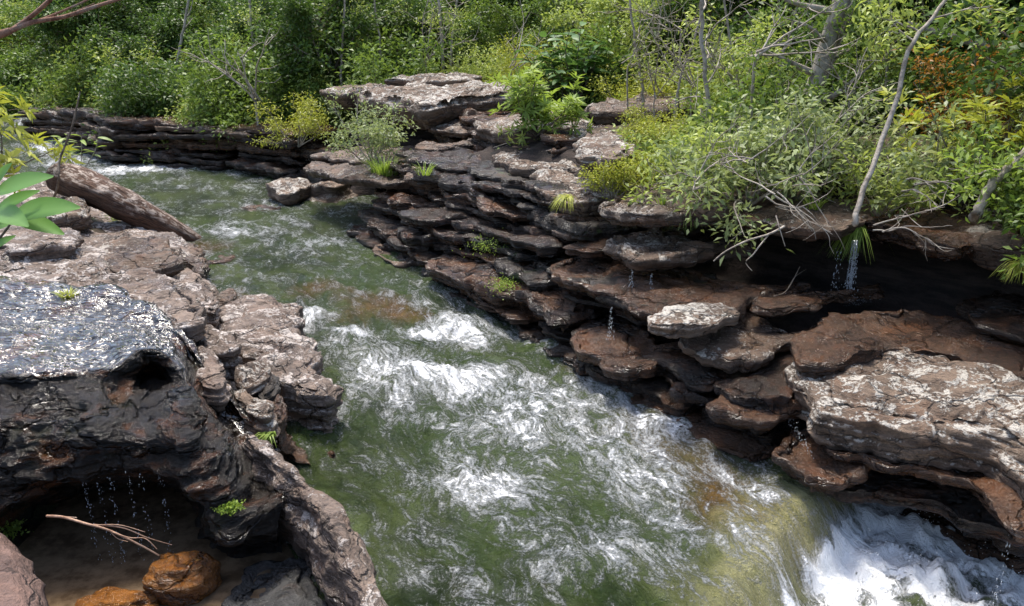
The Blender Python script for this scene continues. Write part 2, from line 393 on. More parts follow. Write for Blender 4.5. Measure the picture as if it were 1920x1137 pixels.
def lip_slab(lip, z, thick, depth, mat, label, rise=.05, back=None, name='rock_slab', group=None, shrink=.86, **kw):
    """rock whose lower front lip runs through these photo pixels at height z (or z left, z right)"""
    SEED[0] += 1
    zz = np.linspace(z[0], z[1], len(lip)) if isinstance(z, tuple) else [z] * len(lip)
    L = np.array([P(a, b, q) for (a, b), q in zip(lip, zz)])
    bk = NV + TV * -.12 if back is None else np.asarray(back, float); bk = bk / np.linalg.norm(bk)
    c = L[:, :2].mean(0)
    B = c + (L[::-1, :2] - c) * shrink + bk * depth
    d = np.linalg.norm(L.mean(0) - [0, 0, H]); res = max(.022, d * .0034)
    O = np.concatenate([L[:, :2], B])
    o = slab_from_outline(O, fit_plane(L, bk, rise), thick, SEED[0], res, mat=mat, name=name, **kw)
    return tag(o, label, 'rock', group, 'thing')
def top_slab(outline, z, thick, mat, label, name='rock_slab', tilt=(0, 0), group=None, **kw):
    """rock whose top edge runs through these photo pixels at height z"""
    SEED[0] += 1
    L = np.array([P(a, b, z) for a, b in outline]); c = L.mean(0)
    d = np.linalg.norm(c - [0, 0, H]); res = max(.02, d * .0032)
    zp = lambda x, y: z - thick + tilt[0] * (x - c[0]) + tilt[1] * (y - c[1])
    return tag(slab_from_outline(L[:, :2], zp, thick, SEED[0], res, mat=mat, name=name, **kw), label, 'rock', group, 'thing')
def zface(px, py, ds=0., s0=5.05, sl=.85):
    k_ = ts(P(px, py, 0))[1] / H
    return (4 * k_ - s0 - ds) / (k_ + sl)
def face_slab(lip, ds, thick, depth, mat, label, **kw):
    m = lip[len(lip) // 2]
    return lip_slab(lip, zface(*m, ds), thick, depth, mat, label, **kw)

# ------------------------------------------------------------------ far bank: filler ledges, every bed a rock of its own
FL = random.Random(5)
def ledges(line, levels, setback, lens, depth, thick, mats, label, group, jitter=.25, skip=None):
    line = np.array(line, float); seg = np.linalg.norm(np.diff(line, axis=0), axis=1); cu = np.concatenate([[0], np.cumsum(seg)])
    for li, z in enumerate(levels):
        u = FL.uniform(-.5, 0)
        while u < cu[-1]:
            ln = FL.uniform(*lens); u2 = min(u + ln, cu[-1] + .3); uu = np.linspace(max(u, 0), u2, 6)
            pts = np.stack([np.interp(uu, cu, line[:, 0]), np.interp(uu, cu, line[:, 1])], 1)
            tg = pts[-1] - pts[0]; ll = np.linalg.norm(tg); u = u2 - FL.uniform(.0, .2)
            if ll < .25: break
            tg /= ll; nb = np.array([-tg[1], tg[0]])
            if nb @ NV < 0 and abs(nb @ NV) > .1: nb = -nb
            off = setback * max(z, 0) + FL.uniform(-jitter, jitter)
            th = FL.uniform(*thick); c = pts.mean(0) + nb * off; t_, s_ = ts(c)
            if skip and skip(t_, s_, z): continue
            Fp = pts + nb * off; B = Fp[::-1] * .9 + Fp.mean(0) * .1 + nb * depth
            dd = np.linalg.norm(np.append(c, z) - [0, 0, H]); SEED[0] += 1
            mt_ = FL.choice(mats); zz = z + FL.uniform(-.05, .05); sl = FL.uniform(-.04, .04)
            o = slab_from_outline(np.concatenate([Fp, B]), (lambda x, y, a=zz, b=sl, c=c, g=tg: a + b * ((x - c[0]) * g[0] + (y - c[1]) * g[1])), th, SEED[0],
                                  max(.035, dd * .0046), mat=mt_, layers=.045, rough=1.3)
            lw = 'at the waterline' if z < .2 else 'low down' if z < .6 else 'halfway up' if z < 1.1 else 'high up'
            zw = ('under the trees round the bend' if t_ < -27 else 'opposite the log' if t_ < -20 else 'beside the shadowed overhang' if t_ < -15.5 else 'above the white spout' if t_ < -12 else 'behind the long red ledge' if t_ < -8.5 else 'beside the huge boulder')
            tag(o, f'{dict(dark="dark wet", brown="brown", grey="grey brown", moss="mossy dark")[mt_]} {label} {lw} {zw}', 'rock', group, 'thing')
farline = [P(20, 232, 1.05)[:2], P(110, 246, .9)[:2], P(172, 272, .55)[:2], P(202, 304, .2)[:2], P(300, 314, .1)[:2], P(400, 320, .1)[:2], P(480, 333, .08)[:2], P(555, 345, .06)[:2]]
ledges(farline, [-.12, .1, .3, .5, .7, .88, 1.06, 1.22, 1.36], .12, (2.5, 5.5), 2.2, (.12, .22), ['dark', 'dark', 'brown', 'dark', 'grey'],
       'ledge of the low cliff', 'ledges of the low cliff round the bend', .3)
midline = [xy(t, s) for t, s in ((-25.5, 5.0), (-23.5, 5.4), (-21.5, 5.8))]
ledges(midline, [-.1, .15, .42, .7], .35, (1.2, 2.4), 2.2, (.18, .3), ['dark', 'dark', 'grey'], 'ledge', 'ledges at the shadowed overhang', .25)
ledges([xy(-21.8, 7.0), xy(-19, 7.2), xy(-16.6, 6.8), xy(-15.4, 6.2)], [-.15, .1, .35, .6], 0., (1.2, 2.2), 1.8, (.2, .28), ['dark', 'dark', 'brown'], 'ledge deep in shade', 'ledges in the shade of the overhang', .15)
nearline = [xy(t, s) for t, s in ((-17.0, 4.75), (-15, 4.7), (-13, 4.9), (-11.5, 5.15), (-10, 5.3), (-8, 5.4), (-6.6, 5.7), (-5.6, 5.9))]
ledges(nearline, [-.35, -.16, .02, .18, .34, .5, .66, .82, .98, 1.14, 1.3, 1.46, 1.62], .78, (1.3, 3.2), 1.7, (.09, .17), ['dark', 'dark', 'brown', 'dark', 'moss'],
       'thin bed of the layered cliff', 'thin beds of the layered cliff', .22,
       skip=lambda t, s, z: (t > -10.2 and z > .7) or (t < -15.9 and z < .75) or (t > -8.2 and z > .3) or (t > -11 and z > .2 and s < 5.6))
ledges([xy(-12.6, 6.9), xy(-11.4, 7.0), xy(-10.4, 7.7), xy(-9.7, 8.6)], [.82, 1.02, 1.22, 1.42], 0., (.8, 1.5), 1.6, (.15, .22), ['dark', 'dark', 'moss'], 'thin bed beside the cave', 'beds at the side of the cave', .12)
upline = [xy(t, s) for t, s in ((-24, 7.0), (-21, 7.3), (-18, 7.1), (-15.5, 6.9), (-13, 6.8))]
ledges(upline, [.95, 1.15, 1.35, 1.55, 1.75, 1.95, 2.12], .42, (1.6, 3.6), 2.0, (.12, .22), ['dark', 'grey', 'brown'], 'upper ledge of the cliff', 'upper ledges of the cliff', .25)

# ------------------------------------------------------------------ far bank: rocks one can pick out
lip_slab([(1133, 472), (1148, 494), (1230, 508), (1290, 502), (1344, 488)], 1.15, .21, 1.1, 'grey', 'pale nosed slab jutting over the drips above the long ledge')
lip_slab([(1022, 510), (1058, 548), (1095, 560), (1150, 573), (1180, 594), (1230, 611), (1272, 628), (1330, 617), (1386, 600)], .74, .17, 1.7, 'brown', 'long red brown ledge with a pale lichen end above the undercut', rise=.03)
top_slab([(1205, 602), (1240, 586), (1300, 570), (1360, 562), (1388, 576), (1384, 596), (1340, 610), (1272, 622), (1232, 614)], .97, .12, 'pale', 'pale lichen crusted plate lying on the long red brown ledge', rnd=.3)
lip_slab([(1378, 588), (1462, 600), (1496, 588), (1540, 590), (1556, 570)], .84, .11, 1.2, 'brown', 'thin rusty slab beside the splash of the falling trickle')
lip_slab([(1258, 642), (1276, 658), (1306, 674), (1352, 691), (1403, 699), (1452, 691), (1482, 656)], .5, .15, 1.2, 'grey', 'triangular pale topped slab wedged against the big boulder', rise=.14)
lip_slab([(1064, 650), (1080, 668), (1114, 692), (1127, 709), (1196, 719), (1240, 708), (1268, 694)], .12, .2, 1.0, 'brown', 'brown tilted slab just above the white water')
lip_slab([(984, 582), (1000, 604), (1040, 626), (1068, 628), (1090, 612)], .12, .32, .9, 'brown', 'blunt brown block at the edge of the rapids, below the long ledge')
lip_slab([(1314, 772), (1326, 794), (1360, 806), (1400, 812), (1460, 818)], .08, .17, .9, 'brown', 'small rounded brown rock under the big boulder beside the river')
lip_slab([(1452, 728), (1478, 780), (1520, 820), (1580, 850), (1640, 866), (1720, 872), (1800, 888), (1870, 930), (1930, 968), (2080, 1040)], .18, .42, 2.3, 'pale',
         'huge pale lichen crusted boulder with a smooth domed top', rise=.02, name='boulder', dome=.35, rnd=.75, under=.1, layers=.12, shrink=.9, terr=.045, rough=.9)
lip_slab([(1515, 850), (1600, 888), (1700, 893), (1790, 912), (1850, 960), (1900, 1012), (1960, 1030)], .04, .15, 2.0, 'brown', 'smooth brown bed curving under the huge pale boulder', rise=.0, under=.5)
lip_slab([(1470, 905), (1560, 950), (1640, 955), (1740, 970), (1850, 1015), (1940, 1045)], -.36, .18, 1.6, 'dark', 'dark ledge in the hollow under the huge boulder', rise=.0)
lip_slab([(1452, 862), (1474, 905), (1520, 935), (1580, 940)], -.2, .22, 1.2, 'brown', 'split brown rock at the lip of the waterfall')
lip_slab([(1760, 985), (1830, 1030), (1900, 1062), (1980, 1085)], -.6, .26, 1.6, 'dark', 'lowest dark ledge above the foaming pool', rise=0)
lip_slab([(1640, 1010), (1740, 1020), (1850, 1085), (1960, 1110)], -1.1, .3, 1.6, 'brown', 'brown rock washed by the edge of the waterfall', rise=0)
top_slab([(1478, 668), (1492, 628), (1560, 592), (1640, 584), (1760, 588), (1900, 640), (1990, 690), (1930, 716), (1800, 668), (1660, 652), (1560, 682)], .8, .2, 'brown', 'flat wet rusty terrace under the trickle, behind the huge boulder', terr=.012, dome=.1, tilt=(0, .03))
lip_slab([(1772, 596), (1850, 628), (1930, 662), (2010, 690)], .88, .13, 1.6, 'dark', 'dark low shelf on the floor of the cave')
lip_slab([(1118, 398), (1130, 418), (1180, 428), (1240, 428), (1300, 436)], 1.64, .22, 1.9, 'grey', 'pale rounded slab with a small shrub rooted behind it')
lip_slab([(1296, 392), (1340, 418), (1400, 432), (1460, 444), (1520, 454), (1600, 450)], 1.62, .18, 3.2, 'grey', 'pale streaked roof slab of the cave beside the grass tuft', rise=.04)
lip_slab([(1585, 446), (1640, 448), (1680, 462), (1740, 490), (1790, 500), (1830, 486)], 1.58, .24, 3.2, 'brown', 'brown roof slab of the cave right where the trickle falls', rise=.04)
lip_slab([(1782, 455), (1800, 484), (1850, 508), (1910, 518), (1990, 530)], 1.52, .33, 3.0, 'grey', 'rounded reddish grey block at the end of the cave roof', rise=.03, rnd=.6)
lip_slab([(1975, 535), (2080, 552), (2200, 575), (2350, 600)], 1.5, .34, 3.0, 'grey', 'broad grey roof slab continuing the cave downstream', rise=.03)
lip_slab([(1990, 700), (2120, 740), (2300, 790)], .8, .2, 2.6, 'brown', 'rusty floor slab of the cave downstream of the dark low shelf')
lip_slab([(992, 350), (1006, 380), (1050, 404), (1100, 412), (1140, 408)], 1.48, .3, 1.6, 'pale', 'pale furrowed slab with a drooping grass tuft on it', layers=.05, rnd=.5)
lip_slab([(920, 306), (930, 326), (1000, 338), (1060, 340), (1118, 338)], 1.66, .23, 1.8, 'pale', 'long pale cushion shaped slab over the wet beds', rnd=.5)
lip_slab([(884, 252), (900, 262), (940, 272), (1000, 276)], 2.02, .28, 2.0, 'pale', 'blunt pale block behind the bright green shrub')
lip_slab([(1004, 268), (1060, 290), (1120, 293), (1190, 288), (1230, 290)], 1.98, .3, 2.2, 'pale', 'pale thick slab between the bright shrub and the yellow bush')
top_slab([(1075, 262), (1130, 250), (1185, 260), (1190, 286), (1125, 294), (1080, 284)], 2.42, .35, 'pale', 'pale flat topped slab between the bright shrub and the golden bush')
lip_slab([(1070, 228), (1130, 236), (1190, 236), (1260, 238)], 2.35, .34, 2.5, 'grey', 'grey slab half hidden behind the large leaved bush')
lip_slab([(648, 212), (700, 226), (742, 234), (790, 242), (840, 238), (900, 230), (960, 228), (1030, 226)], (2.02, 2.08), .74, 3.4, 'pale', 'massive pale cracked top block of the cliff', layers=.16, rnd=.3, terr=.05, rough=1.2)
lip_slab([(580, 200), (625, 208), (672, 210)], 2.12, .55, 2.8, 'pale', 'pale square block at the upstream end of the cliff top', layers=.2, rnd=.25)
lip_slab([(706, 168), (760, 168), (830, 172)], 2.7, .3, 1.8, 'pale', 'small pale cap lying on the massive top block', rnd=.4)
lip_slab([(780, 246), (830, 256), (880, 262)], 1.9, .16, 1.6, 'grey', 'wedge shaped grey slab under the massive top block')
lip_slab([(770, 290), (810, 296), (870, 288)], 1.62, .2, 1.4, 'grey', 'short grey block left in the dark gap under the cliff top')
lip_slab([(562, 318), (600, 338), (650, 350), (700, 352), (738, 362)], (1.0, 1.12), .2, 2.6, 'grey', 'pale edged ledge with a grass tuft over the black overhang')
lip_slab([(560, 300), (640, 310), (720, 318), (790, 322)], (1.2, 1.3), .14, 2.2, 'grey', 'flat pale ledge below the twiggy shrub')
lip_slab([(498, 372), (516, 388), (560, 390), (606, 372)], .06, .42, 1.0, 'pale', 'tilted pale boulder standing in the flat water', rnd=.5, name='boulder')
lip_slab([(440, 398), (470, 406), (492, 404)], -.02, .14, .6, 'brown', 'small brown stone awash in the flat water', name='stone')
for i, (lip, ds, th, dp, mt) in enumerate((
        ([(735, 345), (790, 354), (850, 352), (905, 346)], .05, .16, 1.5, 'grey'), ([(708, 392), (760, 394), (800, 402), (856, 408)], -.15, .19, 1.5, 'brown'),
        ([(735, 412), (800, 428), (860, 424), (945, 418)], -.05, .16, 1.5, 'dark'), ([(728, 456), (760, 464), (800, 462), (870, 472)], -.25, .2, 1.4, 'dark'),
        ([(688, 482), (720, 503), (745, 515), (826, 510)], -.35, .22, 1.2, 'grey'), ([(848, 432), (900, 442), (965, 442)], .0, .18, 1.4, 'dark'),
        ([(838, 468), (900, 474), (945, 474)], -.1, .2, 1.3, 'moss'), ([(1018, 442), (1060, 454), (1134, 454)], .15, .14, 1.3, 'grey'),
        ([(1036, 478), (1090, 488), (1134, 488)], .1, .13, 1.2, 'brown'), ([(786, 518), (830, 536), (900, 572), (988, 588)], -.2, .26, 1.2, 'brown'),
        ([(900, 516), (960, 540), (1030, 556)], -.05, .2, 1.2, 'moss'), ([(880, 380), (930, 392), (1000, 398)], .1, .2, 1.4, 'dark'), ([(1010, 415), (1070, 428), (1130, 432)], .1, .12, 1.2, 'brown'))):
    face_slab(lip, ds, th, dp, mt, ['grey brown bed just under the flat pale ledge', 'brown nosed bed over the black overhang', 'dark glistening bed halfway up the layered cliff', 'dark jutting bed above the long low grey bed',
        'long low grey bed touching the green water', 'dark bed beside the bright green moss', 'wet bed with bright green moss on its edge', 'thin grey bed below the furrowed slab', 'thin red brown bed beside the pale nosed slab',
        'brown lower bed beside the white spout of water', 'mossy bed with a small fern', 'dark bed left of the furrowed pale slab'.replace(' left of', ' beside'), 'rusty thin bed under the furrowed pale slab'][i])

# ------------------------------------------------------------------ near bank
CP = [(-300, 520, 1.15), (0, 525, 1.1), (0, 450, 1.05), (0, 390, 1.0), (-200, 400, 1.2), (60, 345, .8), (112, 330, .62), (150, 372, .55), (200, 420, .5), (260, 440, .42), (345, 440, .1),
      (330, 482, .42), (300, 520, .72), (372, 500, .3), (400, 540, .3), (425, 575, .28), (350, 560, .72), (240, 565, 1.02), (335, 625, .95), (400, 650, .5), (450, 640, .2), (480, 700, .05), (400, 720, .5), (500, 780, .0), (440, 760, .3), (540, 640, -.3), (560, 700, -.4), (430, 600, .2), (120, 480, .95), (160, 540, 1.05)]
CPW = np.array([np.append(P(a, b, z)[:2], z) for a, b, z in CP])
EDGE = np.array([P(a, b, .0)[:2] for a, b in ((90, 318), (180, 352), (250, 392), (350, 440), (372, 470), (385, 500), (415, 545), (428, 580), (470, 640), (500, 720), (500, 790))])
ET = np.array([ts(e)[0] for e in EDGE]); ES = np.array([ts(e)[1] for e in EDGE]); o_ = np.argsort(ET); ET, ES = ET[o_], ES[o_]
ta = np.concatenate([np.arange(-32, -18, .08), np.arange(-18, -7.2, .042)]); sa = np.concatenate([np.arange(-9, -2.5, .12), np.arange(-2.5, 2.9, .042)])
TT, SS = np.meshgrid(ta, sa, indexing='ij'); X = TT * TV[0] + SS * NV[0]; Y = TT * TV[1] + SS * NV[1]
w_ = 0; zz = 0
for cx, cy, cz in CPW:
    q = 1 / (((X - cx) ** 2 + (Y - cy) ** 2) + .12) ** 1.6; w_ = w_ + q; zz = zz + q * cz
zz = zz / w_
eg = np.interp(TT, ET, ES) + .12 * fbm(X * 1.3, Y * 1.3, 0 * X, 3) - SS       # distance inside the bank's edge
zz = zz * sst(-.1, .45, eg) - .9 * sst(.25, -.6, eg)
nf = fbm(X * .9, Y * .9, 5 + 0 * X, 4)
zz = zz - 1.1 * sst(-25., -28., TT) * sst(-4.5, -2.5, SS)
zz = zz + .14 * nf + .05 * (ridge(X * 1.4, Y * 1.4, 0 * X, 4) - .5)
zt = stair(zz + .10 * (TT * .35 + SS * .5) + .05 * nf, .105, .8) - .10 * (TT * .35 + SS * .5) - .05 * nf   # beds dip gently towards the river
zz = zz * .22 + zt * .78 + .025 * fbm(X * 5, Y * 5, 9 + 0 * X, 3)
tag(mk('rock_platform', np.stack([X.ravel(), Y.ravel(), zz.ravel()], 1), gridf(len(ta), len(sa)), M['pink']),
    'broad pinkish grey stepped rock platform under the fallen log', 'rock', kind='thing')
def plat(px, py, z0=.6):
    z = z0
    for _ in range(6):
        p_ = P(px, py, z); t_, s_ = ts(p_); i = np.clip(np.searchsorted(ta, t_), 0, len(ta) - 1); j = np.clip(np.searchsorted(sa, s_), 0, len(sa) - 1); z = float(zz[i, j])
    return P(px, py, z)

def loft(name, rows, mat, nu, nv, seed, amp=.06, freq=1.6, strat=.05, zf=3., aw=None, film=None):
    """surface through rows of control points, roughened in three dimensions"""
    R = np.array([catmull(r, nu) for r in rows]); G = np.array([catmull(R[:, i], nv) for i in range(nu)])   # nu,nv,3
    du = np.gradient(G, axis=0); dv = np.gradient(G, axis=1); N = np.cross(du, dv); N /= np.linalg.norm(N, axis=2)[..., None] + 1e-9
    x, y, z = G[..., 0] * freq + seed, G[..., 1] * freq, G[..., 2] * freq * zf
    h = amp * fbm(x, y, z, 5, .52) + amp * .6 * (ridge(x * 1.2, y * 1.2, z * 1.1, 3) - .5)
    h = h + strat * (stair(fbm(x * .5, y * .5, z * 1.4 + 5, 3), .18, .7))
    vv = np.linspace(0, len(rows) - 1, nv)
    if aw is not None: h = h * np.interp(vv, np.arange(len(rows)), aw)[None]
    G = G + N * h[..., None]; at_ = None
    if film is not None:
        f_ = np.interp(vv, np.arange(len(rows)), film)[None] + .35 * fbm(x * 1.3, y * 1.3, 4 + 0 * x, 3)
        at_ = {'film': (sst(.35, .6, f_) * sst(.55, .85, np.abs(N[..., 2]))).ravel()}
    return mk(name, G.reshape(-1, 3), gridf(nu, nv), M[mat], attrs=at_)
# the black wet rock: film of water on top, hanging face, hollow under it
cols = [-260, -100, 0, 110, 215, 262, 300, 345, 385, 430, 475, 520]
rows = []
def crow(ys, zs=None, Ys=None): return [P(c, y, z) if Y is None else Q(c, y, Y) for c, y, z, Y in zip(cols, ys, zs or [0] * 12, Ys or [None] * 12)]
rows.append([np.append(P(c, 560, 1.0)[:2] + [0, .5], -.8) for c in cols])
rows.append(crow([520, 522, 528, 540, 556, 570, 590, 625, 680, 735, 780, 820], [1.22, 1.2, 1.18, 1.16, 1.12, 1.1, 1.06, .95, .75, .55, .4, .28]))
rows.append(crow([585, 590, 596, 600, 606, 612, 625, 655, 715, 765, 805, 840], [1.25, 1.24, 1.22, 1.2, 1.17, 1.14, 1.08, .95, .7, .48, .35, .25]))
rows.append(crow([680, 684, 690, 688, 676, 656, 658, 690, 750, 800, 840, 868], [1.2, 1.2, 1.18, 1.17, 1.16, 1.16, 1.12, .96, .64, .42, .28, .2]))
rows.append(crow([715, 720, 726, 724, 712, 700, 706, 735, 790, 835, 868, 890], None, [6.45, 6.5, 6.6, 6.62, 6.8, 7.6, 7.6, 6.9, 6.55, 6.5, 6.5, 6.5]))
rows.append(crow([770, 772, 775, 775, 760, 752, 756, 775, 820, 862, 892, 915], None, [6.05, 6.12, 6.2, 6.25, 6.4, 6.9, 6.8, 6.35, 6.2, 6.2, 6.2, 6.2]))
rows.append(crow([850, 850, 850, 838, 822, 815, 815, 825, 865, 905, 930, 945], None, [6.0, 5.95, 5.9, 6.0, 6.05, 6.1, 6.1, 6.0, 5.95, 5.92, 5.95, 6.0]))
rows.append(crow([940, 935, 930, 892, 874, 868, 868, 882, 935, 975, 985, 985], None, [5.75, 5.7, 5.7, 5.9, 6.0, 6.0, 6.0, 5.9, 5.75, 5.68, 5.75, 5.85]))
rows.append(crow([985, 975, 962, 905, 884, 878, 880, 900, 962, 1010, 1015, 1005], None, [5.6, 5.6, 5.65, 6.1, 6.25, 6.3, 6.3, 6.1, 5.75, 5.62, 5.7, 5.8]))
rows.append(crow([990, 980, 975, 930, 905, 900, 902, 925, 980, 1022, 1024, 1015], None, [5.8, 5.9, 6.2, 7.0, 7.3, 7.3, 7.3, 7.0, 6.4, 6.0, 6.0, 6.0]))
rows.append([np.append(Q(c, 940, Yq)[:2], -.5) for c, Yq in zip(cols, [6., 6.2, 6.6, 7.2, 7.4, 7.4, 7.4, 7.1, 6.6, 6.2, 6.1, 6.1])])
tag(loft('wet_rock', rows, 'black', 440, 360, 11, .13, 1.8, .12, 2.0, aw=[1, .5, .3, .45, 1, 1, 1, .9, .8, 1, 1], film=[0, .7, 1, .75, .1, 0, 0, 0, 0, 0, 0]), 'black glistening wet rock with a film of water running over its edge', 'rock', kind='thing')

top_slab([(405, 596), (428, 572), (480, 560), (545, 558), (566, 590), (590, 630), (606, 660), (606, 690), (622, 715), (622, 738), (575, 735), (520, 715), (490, 690), (440, 660), (410, 630)], .36, .75, 'pink', 'brown pinkish boulder pushing out into the white water', name='boulder', layers=.14, rnd=.25, terr=.05, tilt=(-.06, .0), rough=1.1, under=.1)
top_slab([(352, 700), (350, 665), (375, 652), (420, 668), (432, 690), (428, 720), (395, 735)], .78, .5, 'pink', 'pale pink block beside the water film', name='boulder', rnd=.3)
top_slab([(432, 706), (450, 690), (500, 676), (515, 690), (480, 715), (455, 724)], .62, .3, 'grey', 'flat grey stone leaning on the brown boulder', name='stone', rnd=.3)
top_slab([(480, 722), (505, 692), (524, 706), (520, 726), (496, 740)], .52, .4, 'moss', 'grey green stone with moss under it', name='stone', rnd=.35)
top_slab([(424, 745), (430, 726), (460, 724), (500, 742), (512, 760), (505, 785), (470, 780)], .56, .5, 'pale', 'white crusted lump of rock above the grassy crack', name='boulder', rnd=.5)
top_slab([(505, 770), (512, 745), (528, 738), (534, 762), (528, 785), (512, 790)], .42, .7, 'brown', 'upright brown rock beside the white crusted lump', name='stone', rnd=.35)
top_slab([(515, 800), (525, 790), (534, 806), (528, 826), (512, 826)], .1, .5, 'brown', 'small brown rock at the water behind the grass blades', name='stone', rnd=.4)
top_slab([(372, 478), (400, 470), (440, 474), (446, 486), (410, 494), (378, 492)], .1, .3, 'brown', 'flat brown rock awash below the log', name='stone')
top_slab([(405, 548), (440, 540), (452, 552), (430, 566), (408, 562)], .1, .35, 'grey', 'low grey rock beside the amber shallows', name='stone')
top_slab([(600, 846), (625, 838), (640, 846), (622, 856)], -.2, .25, 'brown', 'small brown stone breaking the grey water', name='stone')
for i, (ol, z, th, mt, lb_) in enumerate((
        ([(150, 548), (200, 512), (262, 500), (330, 530), (385, 580), (372, 612), (330, 600), (280, 572), (210, 560)], 1.12, .2, 'pink', 'smooth pink shelf beside the water film'),
        ([(-60, 520), (10, 500), (75, 498), (135, 516), (120, 536), (60, 542), (-40, 545)], 1.2, .16, 'pink', 'low pink shelf behind the yellow grass tuft'),
        ([(150, 478), (200, 448), (262, 442), (330, 462), (345, 488), (290, 505), (215, 508)], .74, .2, 'grey', 'grey pink shelf between log and smooth shelf'),
        ([(300, 545), (340, 515), (380, 520), (405, 550), (412, 585), (385, 580), (350, 560)], .66, .3, 'pink', 'broken pale edge rock beside the amber shallows'),
        ([(-20, 440), (60, 420), (130, 425), (160, 450), (90, 470), (0, 470)], 1.12, .18, 'pink', 'worn pink shelf behind the large leaved sapling'),
        ([(330, 470), (352, 450), (378, 470), (390, 500), (372, 512), (345, 500)], .36, .3, 'grey', 'small stepped rock below the end of the log'),
        ([(345, 612), (380, 600), (440, 640), (450, 665), (410, 662), (365, 650)], .82, .3, 'pink', 'pale ribbed rock between smooth shelf and brown boulder'),
        ([(70, 372), (120, 352), (165, 380), (170, 402), (120, 412), (80, 400)], .92, .3, 'pale', 'pale rough rock under the upper end of the log'))):
    top_slab(ol, z, th, mt, lb_, name='rock_shelf', rnd=.2, rough=1.2, terr=.035, under=.05)
# ridge along the river
kx = [(478, 815), (505, 840), (560, 892), (612, 940), (640, 985), (662, 1040), (684, 1090), (704, 1150), (725, 1230)]
kz = [.62, .6, .5, .42, .38, .36, .3, .22, .15]
cr = np.array([P(a, b, z) for (a, b), z in zip(kx, kz)])
off = np.append(NV, 0)
rows = [cr + off * .42 + np.array([0, 0, -1.]) * (np.array(kz) + 1.0)[:, None], cr + off * .16 + [0, 0, -.28], cr + off * .03 + [0, 0, -.02], cr - off * .07 + [0, 0, -.01],
        [P(a, b, z) for (a, b), z in zip([(455, 832), (478, 866), (525, 925), (570, 975), (598, 1015), (628, 1062), (650, 1105), (670, 1165), (690, 1240)], [.5, .45, .33, .22, .2, .2, .16, .1, .05])],
        [P(a, b, z) for (a, b), z in zip([(440, 860), (462, 905), (500, 965), (545, 1010), (578, 1050), (604, 1095), (628, 1140), (650, 1190), (670, 1260)], [.25, .15, .0, -.12, -.15, -.15, -.15, -.2, -.2])],
        [P(a, b, z) for (a, b), z in zip([(430, 900), (450, 950), (485, 1010), (530, 1050), (566, 1090), (590, 1140), (615, 1190), (640, 1240), (660, 1300)], [-.6] * 9)]]
tag(loft('rock_ridge', rows, 'pink', 260, 120, 31, .06, 2.2, .04, 1.5), 'narrow rock ridge with a bright crest between hollow and river', 'rock', kind='thing')
top_slab([(440, 1120), (462, 1060), (500, 1032), (560, 1030), (598, 1060), (606, 1120), (600, 1190), (520, 1200), (450, 1180)], -.22, .6, 'slate', 'dark grey wet slab beside the puddle', terr=.03, tilt=(.02, .02))
top_slab([(-80, 1000), (0, 1008), (45, 1032), (88, 1072), (112, 1115), (118, 1180), (80, 1260), (-120, 1260)], .3, .9, 'rust', 'smooth reddish brown boulder at the puddle\'s edge', name='boulder', rnd=.35, terr=0, dome=.25, rough=.5, layers=.4)
def round_boulder(name, c, rad, mat, label, seed, n=90):
    th = np.linspace(0, math.pi, n // 2); ph = np.linspace(0, 2 * math.pi, n, endpoint=False); A, B = np.meshgrid(th, ph, indexing='ij')
    D = np.stack([np.sin(A) * np.cos(B), np.sin(A) * np.sin(B), np.cos(A)], -1); q = np.sign(D) * np.abs(D) ** .8
    m = 1 + .22 * fbm(D[..., 0] * 1.3 + seed, D[..., 1] * 1.3, D[..., 2] * 1.3, 4) + .10 * (ridge(D[..., 0] * 1.8 + seed, D[..., 1] * 1.8, D[..., 2] * 2.6, 3) - .5)
    return tag(mk(name, (np.array(c) + q * m[..., None] * rad).reshape(-1, 3), gridf(n // 2, n, True), M[mat]), label, 'rock', kind='thing')
round_boulder('boulder', P(342, 1088, -.22), (.26, .22, .21), 'amber', 'glossy amber boulder standing in the puddle', 5)
round_boulder('stone', P(225, 1140, -.3), (.3, .16, .12), 'amber', 'flat amber stone lying in the puddle', 9)
# puddle over sand
k = NT('sandy_puddle'); p = k.pos()
c = k.mix(k.ss(k.noise(p, 5., 6, .65), .35, .65), (.075, .05, .03), (.17, .12, .075))
M['puddle'] = k.done(k.pbr(c, .06, k.bump(k.noise(p, 9., 3), .012, .5), spec=.5))
pc = P(300, 1100, -.31)
gxp = np.linspace(-1.5, 1.4, 30); gyp = np.linspace(-1.3, 1.9, 30); A_, B_ = np.meshgrid(gxp, gyp)
tag(mk('puddle', np.stack([pc[0] + A_.ravel(), pc[1] + B_.ravel(), -.31 + 0 * A_.ravel()], 1), gridf(30, 30), M['puddle']), 'shallow sandy puddle in the hollow under the wet rock', 'puddle', kind='structure')

# ------------------------------------------------------------------ river
tw = np.concatenate([np.arange(-60, -32, .25), np.arange(-32, -17, .1), np.arange(-17, -1.2, .042)])
vw = np.linspace(0, 1, 230)
TW, VW = np.meshgrid(tw, vw, indexing='ij')
lo = lb(tw) - 1.2; hi = rb(tw) + 1.6; hi = np.maximum(hi, np.interp(tw, [-9, -5.2], [5., 10.5]))
lo = np.where(tw > -10, np.interp(tw, [-10, -8.5, -5, 0], [.2, .9, 1.1, 1.2]), lo); lo = np.convolve(np.pad(lo, 12, 'edge'), np.ones(25) / 25, 'valid')
SW = lo[:, None] + (hi - lo)[:, None] * VW
XW = TW * TV[0] + SW * NV[0]; YW = TW * TV[1] + SW * NV[1]
dc = (XW - CR_A[0]) * CR_N[0] + (YW - CR_A[1]) * CR_N[1] + .08 * fbm(XW * 1.5, YW * 1.5, 0 * XW, 2)
fall = sst(.0, .6, dc) 
base = water_level(TW); base = base - .62 * fall - .2 * sst(.5, 3., dc)
